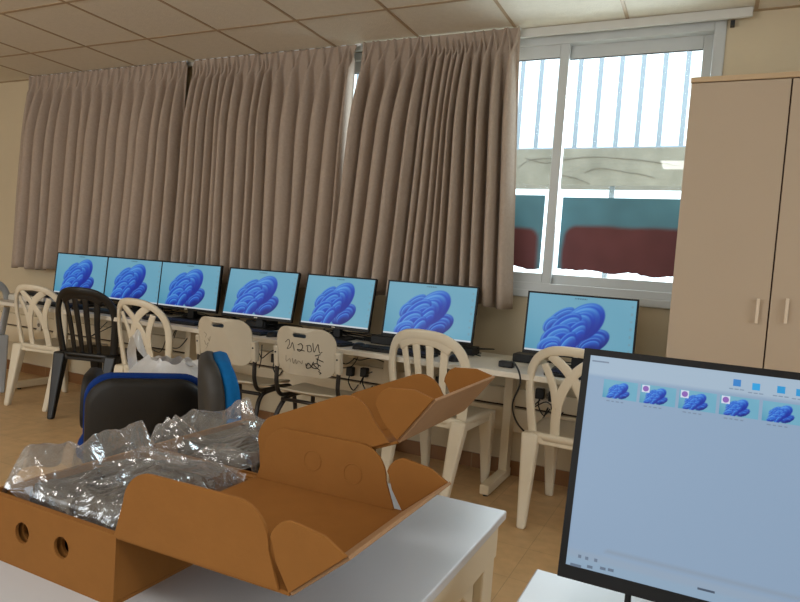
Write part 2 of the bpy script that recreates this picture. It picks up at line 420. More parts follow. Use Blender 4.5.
tag(MB().b2((po.x - .02, YO + .08, 0), (po.x + .02, YO + .12, CZ + .80)).build('support_post', M['rail'], bevel=.004), 'thin grey post standing under the concrete beam outside the window', 'post')
struct('floor_outside', MB().b2((XL, YW + .25, -.1), (XR, 7.5, 0)), mat('pale_paving', (210, 208, 200), .9))

# ------------------------------------------------------------------ curtains and track
tk = thing('curtain_track', (0, 3.6, CZ + 1.385), 0, 'long white curtain track under the ceiling above the curtains and window', 'curtain track')
trk = MB(); trk.b2((-5.42, .012, -.012), (.075, .048, .014)); trk.b2((-1.12, -.006, -.034), (.075, .012, .0135)); trk.build('rail', M['track'], tk, bevel=.003)
for xx in (-4.9, -3.6, -2.12, -.9, .04): MB().b2((xx - .015, .02, .0), (xx + .015, .058, .016)).build('bracket', M['alu'], tk)
MB().b2((-.02, .02, -.06), (0.0, .055, -.035)).build('hook', M['rubber'], tk)
def curtain(pleats_px, xL, xR, botL, botR, zbL, zbR, label, seed, spread=1.0, amp0=.05):
    """pinch pleated curtain; pleats_px = pleat pixel columns along the top, converted to x on the curtain plane"""
    rnd = random.Random(seed); yb = 3.575 if seed != 37 else 3.555
    xs = [at(px, py, yb).x for px, py in pleats_px]
    n = len(xs)
    xe = [xL] + [(xs[i] + xs[i + 1]) / 2 for i in range(n - 1)] + [xR]
    # bottom cell borders: blend of even spacing and the top spacing
    be = []
    for i, e in enumerate(xe):
        tt = (e - xL) / (xR - xL); ev = i / n
        k = tt * (1 - spread) + ev * spread
        if 0 < i < n: k += rnd.uniform(-.18, .18) / n
        be.append(botL + (botR - botL) * k)
    ph = [rnd.uniform(.75, 1.25) for _ in range(n)]; sk = [rnd.uniform(-.35, .35) for _ in range(n)]
    S = 36; NV = 56; ztop = CZ + 1.392
    mb = MB()
    nu = n * S + 1
    PIN = .082
    wf_ = [rnd.uniform(.42, .49) for _ in range(n)]
    def fn(u, v):
        k_ = round(u * (nu - 1)); i = min(int(k_ // S), n - 1); q = (k_ - i * S) / S; q = .5 + .5 * math.copysign(abs(2 * q - 1) ** 1.5, q - .5)
        h = (1 - v) ** 1.35                      # 0 top .. 1 bottom
        e0 = xe[i] + (be[i] - xe[i]) * h ** 1.1; e1 = xe[i + 1] + (be[i + 1] - xe[i + 1]) * h ** 1.1
        W = e1 - e0; c = q - .5
        if h < PIN + .002:                       # header: two lips closing at the pinch
            t_ = h / PIN; d = (.034 - .027 * t_) / max(W, .03); wd = .010 / max(W, .03)
            prof = max(0, 1 - (abs(abs(c) - d) / wd) ** 2) * (.55 + .45 * t_)
            xx = e0 + W * q; A = .034
        else:
            t_ = min(1, (h - PIN) / .30); t_ = t_ * (2 - t_)
            wd = (.020 / max(W, .03)) * (1 - t_) + wf_[i] * t_; wd = min(wd, .495)
            r = min(1, abs(c) / wd)
            prof = (1 - r ** 2.4)
            A = (.045 + (amp0 * 1.9 * ph[i] - .045) * t_) * (1 + .2 * h)
            xx = e0 + W * q + W * .30 * sk[i] * t_ * prof
        yy = yb - A * prof
        yy += .007 * noise.noise(Vector((xx * 5, h * 3, seed))) * min(1, h * 4)
        zb = zbL + (zbR - zbL) * u + .007 * math.sin(u * n * 2.1 + seed)
        return Vector((xx, yy, ztop + (zb - ztop) * h))
    mb.grid(nu, NV, fn)
    o = thing('curtain', ((xL + xR) / 2, 3.59, zbL), 0, label, 'curtain', 'taupe pleated curtains hanging along the window wall')
    for vtx in mb.v: vtx -= o.location
    mb.build('fabric', M['curtain'], o, smooth=True, solid=.002)
    hk = None
    for i, xx in enumerate(xs):
        if hk is None:
            hk = MB().b2((-.024, -.012, -.004), (.024, .004, .010)).build('curtain_glider', M['glide'], o, bevel=.003); k_ = hk
        else:
            k_ = hk.copy(); COL.objects.link(k_); k_.parent = o
        k_.location = (xx - o.location.x, 0, ztop - o.location.z)
    return o
p1 = [(x_ * .3375, 75 - .085 * x_ * .3375) for x_ in (97, 128, 155, 184, 212, 240, 270, 300, 333, 362, 395, 428, 460, 493, 522, 545)]
p2 = [(x_ * .3375, 72 - .085 * x_ * .3375) for x_ in (583, 607, 630, 650, 670, 690, 715, 745, 793)] + [(260 + x_ * .3375, 72 - .085 * (260 + x_ * .3375)) for x_ in (20, 65, 110, 155, 203, 250, 290)]
p3 = [(260 + x_ * .3375, 72 - .085 * (260 + x_ * .3375)) for x_ in (320, 367, 417, 460, 497, 520, 543, 567, 585, 597, 620, 650, 675, 708, 757)]
curtain(p1, -5.36, -3.575, -5.42, -3.60, CZ - .235, CZ - .205, 'taupe curtain panel at the far left end of the track', 11, .55)
curtain(p2, -3.50, -2.15, -3.56, -2.16, CZ - .205, CZ - .18, 'middle taupe curtain panel between two narrow gaps', 23, .6)
curtain(p3, -2.09, at(518.5, 45, 3.54).x, -2.17, at(512, 306, 3.54).x, CZ - .18, CZ - .185, 'taupe curtain panel drawn beside the uncovered window', 37, .45, .06)

# ------------------------------------------------------------------ wall trunking, sockets
t = thing('cable_trunking', (0, YW, CZ - .90), 0, 'cream double wall trunking running low behind the desks', 'trunking')
MB().b2((-6.9, -.05, .0), (-.2, 0, .138)).build('lower_duct', M['dmetal'], t, bevel=.004)
MB().b2((-6.9, -.05, .152), (-.2, 0, .25)).build('upper_duct', M['dmetal'], t, bevel=.004)
MB().b2((-6.9, -.018, .136), (-.2, 0, .154)).build('gap_shadow', M['gap'], t)  # dark brown strip stands in for the shadow between the two ducts
def socket(px, py, label, n=2, yy=YW - .05):
    c = at(px, py, yy)
    o = thing('wall_socket', (c.x, yy, c.z), 0, label, 'socket', 'electric sockets on the wall trunking')
    MB().b2((-.055 * n / 2, -.012, -.045), (.055 * n / 2, 0, .045)).build('plate', M['socket'], o, bevel=.003)
    for i in range(n):
        cx = (i - (n - 1) / 2) * .052
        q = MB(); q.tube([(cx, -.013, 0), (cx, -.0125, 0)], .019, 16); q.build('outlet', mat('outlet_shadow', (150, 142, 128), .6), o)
        q = MB()
        for dx, dz in ((-.007, .004), (.007, .004), (0, -.008)): q.tube([(cx + dx, -.0145, dz), (cx + dx, -.013, dz)], .0028, 8)
        q.build('pin_hole', M['rubber'], o)
    return o
socket(549, 396, 'double wall socket with plugs behind the lattice chair beside the right desk leg', 3)
socket(452, 382, 'wall socket behind the slotted white chair, left of the right desk leg', 2)
socket(40, 325, 'small wall socket on trunking behind the leftmost lattice chair', 1)
socket(4, 344, 'wall socket below the trunking at the left edge', 2, YW - .002)
def plug(px, py, yy, label):
    c = at(px, py, yy); o = thing('power_plug', (c.x, yy, c.z), 0, label, 'plug', 'black power plugs on the wall trunking')
    MB().b2((-.024, -.04, -.03), (.024, 0, .03)).build('plug_body', M['black'], o, bevel=.006)
    MB().tube(smooth_pts([(0, -.03, -.03), (0, -.035, -.07), (.03, -.02, -.12), (.06, -.01, -.08)], 5), .004, 6).build('cord', M['cable'], o)
plug(541, 393, YW - .062, 'black plug in the socket behind the white lattice chair on the right')
plug(554, 396, YW - .062, 'black plug at the right end of the socket behind the rightmost lattice chair')
plug(441, 381, YW - .062, 'black plug in the socket behind the slotted white chair')
plug(366, 372, YW - .05, 'black plug on trunking right of the scribbled chair')
plug(352, 371, YW - .05, 'black power brick hanging under desk beside the scribbled chair')
plug(277, 358, YW - .05, 'black plug on trunking between the two tube framed chairs')

# ------------------------------------------------------------------ desks along the wall
DZ = CZ - .46; DY0, DY1 = 2.975, YW - .055
def desk(x0, x1, label, legs):
    o = thing('computer_desk', ((x0 + x1) / 2, (DY0 + DY1) / 2, 0), 0, label, 'desk', 'cream computer desks along the window wall')
    cx, cy = (x0 + x1) / 2, (DY0 + DY1) / 2
    MB().b2((x0 - cx + .002, DY0 - cy, DZ - .028), (x1 - cx - .002, DY1 - cy, DZ)).build('desktop', M['desk'], o, bevel=.004)
    q = MB(); q.b2((x0 - cx + .06, DY1 - cy - .13, DZ - .09), (x1 - cx - .06, DY1 - cy - .10, DZ - .0285)); q.build('rear_rail', M['dmetal'], o, bevel=.003)
    for lx in legs:
        l = MB(); l.b2((lx - cx - .024, DY1 - cy - .10, .05), (lx - cx + .024, DY1 - cy - .02, DZ - .0285))
        lo = l.build('leg', M['dmetal'], o, bevel=.005)
        MB().b2((lx - cx - .026, 3.19 - cy, .012), (lx - cx + .026, DY1 - cy - .005, .062)).build('foot', M['dmetal'], lo, bevel=.006)
        q = MB()
        for yy in (3.22, DY1 - .04): q.tube([(lx - cx, yy - cy, 0), (lx - cx, yy - cy, .014)], .014, 10)
        q.build('glide', M['rubber'], lo)
        MB().b2((lx - cx - .02, 3.06 - cy, DZ - .055), (lx - cx + .02, DY1 - cy - .03, DZ - .0285)).build('support_arm', M['dmetal'], lo, bevel=.003)
    return o
desk(-1.80, -.17, 'cream desk at the right end of the row, next to the cabinet', (-1.74, -.965))
desk(-3.42, -1.80, 'middle cream desk of the window row, behind two tube framed chairs', (-3.36,))
desk(-4.90, -3.42, 'leftmost cream desk of the window row, behind the black chair', (-4.80,))

# ------------------------------------------------------------------ screens
def petals():
    """back to front nested folds: centre x (0..1.78), centre y, semi axes, angle, dark, bright"""
    P = []; D = (10, 44, 168); B = (26, 104, 236); L = (70, 160, 255)
    def nest(n, cx, cy, a, b, an, dx, dy, sh=.84, dark=D, br=(B, L)):
        for k in range(n):
            f = sh ** k
            P.append((cx + dx * k, cy + dy * k, a * f, b * f, an, dark, br[k % 2]))
    nest(2, .58, .64, .25, .10, 36, .02, -.02, br=((44, 128, 236), (70, 150, 250))); nest(2, .42, .48, .17, .11, 50, .02, -.02, br=((44, 128, 236), (70, 150, 250)))
    nest(4, 1.10, .25, .33, .185, 30, .0, -.03, .80, (6, 28, 130), ((20, 84, 214), (36, 116, 240)))
    nest(6, .95, .56, .41, .27, 44, -.032, -.030, .87)
    nest(3, .66, .48, .32, .16, 40, .03, -.035, .82)
    nest(3, .80, .32, .34, .13, 55, .03, -.03, .8)
    nest(3, .52, .30, .29, .16, 34, .03, -.03, .8)
    nest(2, .70, .16, .26, .12, 60, .03, -.03, .8)
    nest(3, .42, .13, .22, .13, 28, .02, -.02, .75, D, (L, B))
    return P
PET = [(p[0], p[1], p[2], p[3], math.cos(math.radians(p[4])), math.sin(math.radians(p[4])), p[5], p[6]) for p in petals()]
def bloom(u, v):
    bg0, bg1 = (92, 170, 202), (150, 206, 228)
    k = min(1, max(0, .55 * u + .45 * v + .25 * math.sin(3 * u + 2 * v) - .1)); c = [a + (b - a) * k for a, b in zip(bg0, bg1)]
    X0 = u * 16 / 9
    for cx, cy, a, b, ca, sa, D, L in PET:
        dx = X0 - cx; dy = v - cy
        if abs(dx) > a + .02 or abs(dy) > a + .02: continue
        X = (dx * ca + dy * sa) / a; Y = (-dx * sa + dy * ca) / b
        d = math.hypot(X, Y)
        if d < 1.03:
            t_ = min(1, max(0, .40 + .42 * Y + .25 * (d - .6) + .1 * X)); t_ = t_ * t_ * (3 - 2 * t_)
            col = [p + (q - p) * t_ for p, q in zip(D, L)]
            al = min(1, (1.03 - d) / .07)
            rim = max(0, 1 - abs(d - .90) / .11) * min(1, max(0, Y + .35)) * .75
            col = [p + (q - p) * rim for p, q in zip(col, (124, 190, 252))]
            c = [o_ * (1 - al) + n_ * al for o_, n_ in zip(c, col)]
    return c
def desk_icons(u, v, c):
    # small marks: clock text top centre, icon column on the right, taskbar hints
    if v > .935 and .44 < u < .56 and (int(u * 160) % 3) < 2 and .945 < v < .975: return [q * .62 for q in c]
    if u > .955 and .06 < v < .92 and (int(v * 24) % 3) == 0 and u < .975: return [q * .72 + 40 for q in c]
    if v < .03: return [225, 232, 238]
    return c
def color_grid(name, w_, h_, nx, nz, fn, material, parent, y=0):
    mb = MB(); mb.grid(nx, nz, lambda u, v: Vector(((u - .5) * w_, y, v * h_)))
    o = mb.build(name, material, parent, smooth=False)
    ca = o.data.color_attributes.new('Col', 'FLOAT_COLOR', 'POINT')
    for i in range(nx * nz):
        u = (i % nx) / (nx - 1); v = (i // nx) / (nz - 1)
        ca.data[i].color = (*lin(fn(u, v)), 1)
    return o
def make_monitor(name, W, H, zb, label, cat, group, near=False):
    """origin on the desk under the screen; screen faces -y"""
    o = thing(name, (0, 0, 0), 0, label, cat, group)
    b = .009; bb = .017
    f = MB(); f.b2((-W / 2, 0, zb), (W / 2, .022, zb + H)); f.box((0, .03, zb + H * .5), (W * .62, .03, H * .62))
    f.build('housing', M['bezel'], o, bevel=.004)
    rim = MB(); e = .0025
    rim.b2((-W / 2, -e, zb), (-W / 2 + b, .002, zb + H)); rim.b2((W / 2 - b, -e, zb), (W / 2, .002, zb + H)); rim.b2((-W / 2 + b, -e, zb + H - b), (W / 2 - b, .002, zb + H)); rim.b2((-W / 2 + b, -e, zb), (W / 2 - b, .002, zb + bb))
    rim.build('bezel', M['bezel'], o)
    st = MB(); st.b2((-.028, .045, .012), (.028, .085, zb + H * .45)); sto = st.build('stand', M['black'], o, bevel=.004)
    MB().prism(rrect(.22, .17, .02), Matrix.Translation((0, .055, 0)), .012).build('stand_base', M['black'], sto, bevel=.003)
    return o, b, bb
MW, MH, MZ = .545, .322, .068
mon0, b_, bb_ = make_monitor('computer_monitor', MW, MH, MZ, 'x', 'monitor', 'row of monitors on the window desks')
sc0 = color_grid('screen', MW - 2 * b_, MH - b_ - bb_, 150, 86, lambda u, v: desk_icons(u, v, bloom(u, v)), M['screen'], mon0, y=-.001)
sc0.location = (0, 0, MZ + bb_)
lg = MB().b2((-.012, -.0035, MZ + .005), (.012, -.002, MZ + .011)).build('badge', M['socket'], mon0)
mons = [((58, 252), (109, 257)), ((109, 256), (162.5, 262)), ((164, 261), (220.5, 266)), ((231.5, 266), (300.5, 273)), ((309.5, 272.5), (377, 278)), ((390.5, 278.5), (478.5, 285.5)), ((530, 290), (638.5, 296))]
yaw = [.02, 0, .04, .08, .06, .04, .02]
tilts = [5, 5, 5, 12, 12, 9, 5]; ytop = [3.3, 3.3, 3.3, 3.34, 3.34, 3.3, 3.3]; msc = [1, 1, .945, .965, .86, .99, 1]
names = ['leftmost monitor of the row, behind the black plastic chair', 'second monitor from the left, touching the leftmost one', 'third monitor from the left, behind the white carrier bag', 'monitor behind the unmarked tube framed chair',
         'monitor behind the scribbled tube framed chair', 'monitor behind the white slotted plastic chair', 'monitor below the uncovered window, rightmost on the wall desks']
def on_desk(y): return DZ + .0005
MPOS = []
for i, (a, b) in enumerate(mons):
    yy = ytop[i]; tl_ = math.radians(tilts[i])
    pa, pb = at(*a, yy), at(*b, yy)
    o = mon0 if i == 0 else copy_tree(mon0)
    for ch in o.children:
        if not ch.name.startswith('stand'):
            ch.matrix_local = Matrix.Translation((0, 0, MZ)) @ Matrix.Rotation(-tl_, 4, 'X') @ Matrix.Translation((0, 0, -MZ)) @ Matrix.Translation((0, 0, MZ + bb_ if ch.name.startswith('screen') else 0))
    o.scale = (msc[i], 1, 1)
    o.location = ((pa.x + pb.x) / 2, yy - MH * math.sin(tl_) * .98, DZ); o.rotation_euler = (0, 0, yaw[i]); o['label'] = names[i] + ', showing blue wallpaper'
    MPOS.append(o.location.copy())

# keyboards, mice
def make_keyboard():
    o = thing('keyboard', (0, 0, DZ), 0, 'x', 'keyboard', 'keyboards on the window desks')
    MB().prism([(-.22, -.07), (.22, -.07), (.22, .07), (-.22, .07)], Matrix.Identity(4), .014).build('keyboard_base', M['black'], o, bevel=.004)
    k = MB()
    for r in range(5):
        for c in range(20): k.b2((-.208 + c * .0209, -.058 + r * .0235, .013), (-.208 + c * .0209 + .0175, -.058 + r * .0235 + .0195, .0205))
    k.build('key_block', M['key'], o)
    return o
def make_mouse():
    o = thing('mouse', (0, 0, DZ), 0, 'x', 'mouse', 'computer mice on the window desks')
    m_ = MB(); n = 14
    def fn(u, v):
        a = 2 * PI * u; e = v * PI / 2; r = math.cos(e) ** .7
        return Vector((.031 * r * math.cos(a), .055 * r * math.sin(a), .034 * math.sin(e) ** .8 if v > 0 else 0))
    m_.grid(17, 7, fn); m_.build('mouse_body', M['black'], o, smooth=True)
    MB().tube([(0, .03, .026), (0, .04, .022)], .005, 8).build('wheel', M['key'], o)
    return o
kb0 = make_keyboard(); ms0 = make_mouse()
kb_lab = ['keyboard on the desk behind the black plastic chair', 'keyboard below the second monitor from the left', 'keyboard behind the leftmost upright of the lattice chair with carrier bag', 'keyboard in front of the monitor behind the unmarked tube chair',
          'keyboard between scribbled chair back and its monitor', 'keyboard behind the slotted white chair back', 'keyboard behind the lattice chair at the right']
ms_lab = ['mouse behind the black plastic chair', 'mouse beside the second keyboard from the left', 'mouse near the third monitor from the left', 'mouse between the two tube framed chairs', 'mouse right of the scribbled chair on the desk edge', 'mouse behind the right side of the slotted white chair', 'mouse near the rightmost wall desk monitor']
kpos = [(-.06, 3.13, 0), (.02, 3.13, 0), (.06, 3.12, .03), (.02, 3.11, -.05), (-.0, 3.11, -.08), (-.10, 3.10, .04), (.12, 3.10, 0)]
mpos = [(.24, 3.10), (.29, 3.10), (.34, 3.09), (.29, 3.08), (.30, 3.07), (.24, 3.10), (.40, 3.08)]
for i in range(7):
    k = kb0 if i == 0 else copy_tree(kb0); k.location = (MPOS[i].x + kpos[i][0], kpos[i][1], DZ); k.rotation_euler = (0, 0, kpos[i][2]); k['label'] = 'black ' + kb_lab[i]
    s_ = ms0 if i == 0 else copy_tree(ms0); s_.location = (MPOS[i].x + mpos[i][0], mpos[i][1], DZ); s_['label'] = 'black ' + ms_lab[i]
# small black boxes on the desks
def small_box(name, px, py, yy, d, label, cat, group=None):
    c = at(px, py, yy); o = thing(name, (c.x, yy, DZ), 0, label, cat, group)
    MB().b2((-d[0] / 2, -d[1] / 2, .001), (d[0] / 2, d[1] / 2, d[2])).build('case', M['black'], o, bevel=.006)
    MB().tube([(-d[0] * .3, -d[1] / 2 - .001, d[2] * .55), (-d[0] * .3, -d[1] / 2 + .002, d[2] * .55)], .004, 8).build('button', M['key'], o)
    return o
small_box('mini_computer', 527, 347, 3.42, (.12, .12, .045), 'small black computer box left of the rightmost wall desk monitor stand', 'computer', 'small black computers behind the monitors')
small_box('mini_computer', 467, 341, 3.42, (.12, .12, .045), 'small black computer box behind the right corner of the slotted chair', 'computer', 'small black computers behind the monitors')
small_box('mini_computer', 262, 322, 3.40, (.16, .14, .05), 'small black computer box under the monitor beside the unmarked tube chair', 'computer', 'small black computers behind the monitors')
small_box('mini_computer', 388, 336, 3.40, (.16, .14, .05), 'small black computer box left of the slotted chair', 'computer', 'small black computers behind the monitors')
small_box('mini_computer', 150, 309, 3.40, (.14, .12, .05), 'small black computer box under the second monitor from the left', 'computer', 'small black computers behind the monitors')
ad = small_box('power_adapter', 507, 360, 3.12, (.075, .045, .032), 'black power adapter near the desk edge with its cable hanging down', 'adapter')
q = [at(515, 364, 3.085), at(519, 372, 2.962), at(520, 384, 2.955), at(513, 402, 2.97), at(514, 416, 3.05), at(521, 428, 3.25), at(530, 434, 3.3), at(540, 424, 3.4), at(548, 408, 3.52)]
tag(MB().tube(smooth_pts(q, 8), .0045, 8).build('power_cable', M['cable'], smooth=True), 'black power cable hanging from the adapter over the desk edge', 'cable')
# scanner-like pale box at the left end of the desk run
c = at(34, 306, 3.25)
so = thing('document_scanner', (c.x + .06, 3.25, DZ), 0, 'flat pale grey device on the left end of the desks', 'scanner')
MB().b2((-.24, -.14, 0.0), (.24, .14, .045)).build('case', M['socket'], so, bevel=.008)
MB().prism([(-.12, -.1), (.2, -.1), (.16, .1), (-.12, .1)], Matrix.Translation((.02, 0, .045)), .03).build('lid', M['black'], so, bevel=.006)
# cables on and under the desks
rnd = random.Random(3)
def cable(pts, label, r=.0032):
    tag(MB().tube(smooth_pts(pts, 7), r, 6).build('loose_cable', M['cable'], smooth=True), label, 'cable', 'loose black cables around the window desks')
clabs = ['black cable tangle behind the leftmost monitor', 'black cable tangle behind the second monitor from left', 'black cable tangle under the third monitor from left', 'black cable tangle left of scribbled chair on the desk', 'black cable tangle under the monitor behind the scribbled chair', 'black cable tangle behind the slotted chair monitor', 'black cable behind the rightmost wall desk monitor']
for i in range(7):
    x0 = MPOS[i].x; P = []
    for k in range(22):
        P.append(Vector((x0 + .30 * math.sin(k * 1.9 + i) * (.6 + .4 * rnd.random()) + .05, 3.42 + .09 * math.cos(k * 2.7 + i) + .0, DZ + .008 + .035 * rnd.random() * (1 if k % 3 else .2))))
    if i == 6: P = P[:6]
    cable(P, clabs[i])
for j, pts in enumerate([[(176, 329), (170, 345), (178, 348), (186, 340), (192, 330), (185, 320), (177, 330), (174, 338)],
                         [(245, 340), (258, 352), (262, 358), (270, 352), (283, 346)], [(262, 345), (261, 360), (259, 368)],
                         [(335, 355), (345, 364), (355, 358), (360, 352), (352, 366), (338, 368)], [(345, 352), (358, 360), (372, 358), (384, 362)], [(372, 372), (364, 376), (360, 384)],
                         [(107, 322), (97, 332), (90, 337), (100, 332), (112, 326)], [(150, 348), (160, 352), (166, 340)], [(540, 400), (532, 408), (546, 402), (556, 408), (563, 392)]]):
    labs = ['thin black cable loop hanging under the desk left of the unmarked tube chair', 'black cable sagging under the desk between the two tube framed chairs', 'short black cable dropping beside the unmarked tube chair', 'black cable loop under the desk right of scribbled chair', 'black cable running under the desk edge to the middle leg', 'black cable end below the plug right of scribbled chair', 'black cable behind the black chair under the desk', 'black cable behind the carrier bag under the desk', 'black cable loop at the socket behind rightmost lattice chair']
    yy = 3.5
    cable([at(a, b, yy + .03 * math.sin(k * 2.1)) for k, (a, b) in enumerate(pts)], labs[j], .0035)

# ------------------------------------------------------------------ plastic stacking chairs
def bsurf(x, h): return Vector((x, -.185 - .115 * max(h, 0) + 1.55 * x * x * min(1, .35 + .65 * max(h, 0)), .435 + .425 * h))
def bnorm(x, h):
    e = .004; du = bsurf(x + e, h) - bsurf(x - e, h); dv = bsurf(x, h + e) - bsurf(x, h - e); return dv.cross(du).normalized()
def bstrip(mb, pts, w, t=.011, n=6):
    P = smooth_pts([Vector((a, b, 0)) for a, b in pts], n)
    W = w
    if isinstance(w, (list, tuple)):
        W = [w[0] + (w[1] - w[0]) * i / (len(P) - 1) for i in range(len(P))]
    mb.strip([bsurf(p.x, p.y) for p in P], lambda i: bnorm(P[i].x, P[i].y), W, t)
def make_plastic(name, kind, m_):
    o = thing(name, (0, 0, 0), 0, 'x', 'chair')
    # arch
    a = MB(); P = [(-.185, -.03), (-.198, .25), (-.208, .5)]
    for k in range(1, 12):
        th = PI - PI * k / 12; P.append((.208 * math.copysign(abs(math.cos(th)) ** .75, math.cos(th)), .5 + .47 * math.sin(th) ** .8))
    P += [(.208, .5), (.198, .25), (.185, -.03)]
    bstrip(a, P, .042 if kind == 'lattice' else .05, .02, 4)
    if kind == 'slots':     # broad top band
        bstrip(a, [(-.145, .82), (-.08, .905), (0, .925), (.08, .905), (.145, .82)], .07, .016, 5)
    a.build('back_arch', m_, o, smooth=True)
    def slat(pts, w):
        s = MB(); bstrip(s, pts, w); s.build('slat', m_, o, smooth=True)
    if kind == 'lattice':
        for sg in (-1, 1):
            slat([(sg * .075, -.02), (sg * .07, .25), (sg * .045, .5), (sg * -.02, .75), (sg * -.10, .90)], .046)
            slat([(sg * .07, .3), (sg * .085, .55), (sg * .13, .80)], .038)
    else:
        for x0, x1 in ((-.09, -.115), (-.03, -.038), (.03, .038), (.09, .115)):
            slat([(x0, -.02), (x0 * 1.05, .4), (x1, .88)], (.03, .042))
    # seat: dished slab with rounded corners
    s = MB()
    out = rrect(.43, .43, .09, 6); n = len(out)
    rings = []
    for f, z in ((1.0, .405), (1.015, .425), (1.0, .438), (.9, .437), (.6, .428), (.25, .424)):
        rings.append([Vector((x * f * (1 + .04 * (y / .2)), y * f + .01, z + (.012 if y > .15 and f > .8 else 0) * -1)) for x, y in out])
    vs = [v for r in rings for v in r]; fs = []
    for i in range(len(rings) - 1):
        for k in range(n): fs.append((i * n + k, i * n + (k + 1) % n, (i + 1) * n + (k + 1) % n, (i + 1) * n + k))
    fs += [tuple(range(n))[::-1], tuple((len(rings) - 1) * n + k for k in range(n))]
    s.add(vs, fs); s.build('seat', m_, o, smooth=True)
    q = MB()
    q.b2((-.17, -.205, .385), (.17, -.175, .425)); q.b2((-.17, .185, .37), (.17, .205, .415))
    for sg in (-1, 1): q.b2((sg * .2 - .012, -.17, .375), (sg * .2 + .012, .19, .415))
    q.build('apron', m_, o, bevel=.006)
    for sx in (-1, 1):
        for sy in (-1, 1):
            l = MB()
            top = Vector((sx * .187, sy * .185 + .005, .43)); bot = Vector((sx * (.185 if sy > 0 else .168), .25 if sy > 0 else -.285, .0))
            l.taper(bot, top, (.040, .038), (.082, .066))
            l.build('leg', m_, o, bevel=.012, seg=3)
    return o
latt = make_plastic('lattice_chair', 'lattice', M['wplast'])
slot = make_plastic('slotted_chair', 'slots', M['wplast'])
blk = make_plastic('slotted_chair', 'slots', M['bplast'])
blk.location = (-3.76, 3.12, 0); blk.rotation_euler = (0, 0, .30); blk.scale = (1.0, 1, 1.02)
tag(blk, 'black plastic stacking chair in front of the leftmost monitor', 'chair', None)
slot.location = (-1.225, 3.16, 0); slot.rotation_euler = (0, 0, -.05); tag(slot, 'white plastic chair with vertical back slots, behind the cardboard flaps', 'chair')
def lchair(o, x, y, rz, label):
    o.location = (x, y, 0); o.rotation_euler = (0, 0, rz); tag(o, label, 'chair', 'white lattice back plastic chairs')
lchair(latt, -.505, 3.18, -.05, 'white lattice back plastic chair partly hidden by the near monitor')
lchair(copy_tree(latt), -4.245, 3.155, .16, 'white lattice back plastic chair left of the black chair')
lchair(copy_tree(latt), -3.09, 3.05, .0, 'white lattice back plastic chair behind the carrier bag')
gch = make_plastic('slotted_chair', 'slots', M['gplast'])
gch.location = (-5.08, 2.97, 0); gch.rotation_euler = (0, 0, 1.3); tag(gch, 'pale grey plastic chair cut off by the left edge', 'chair')

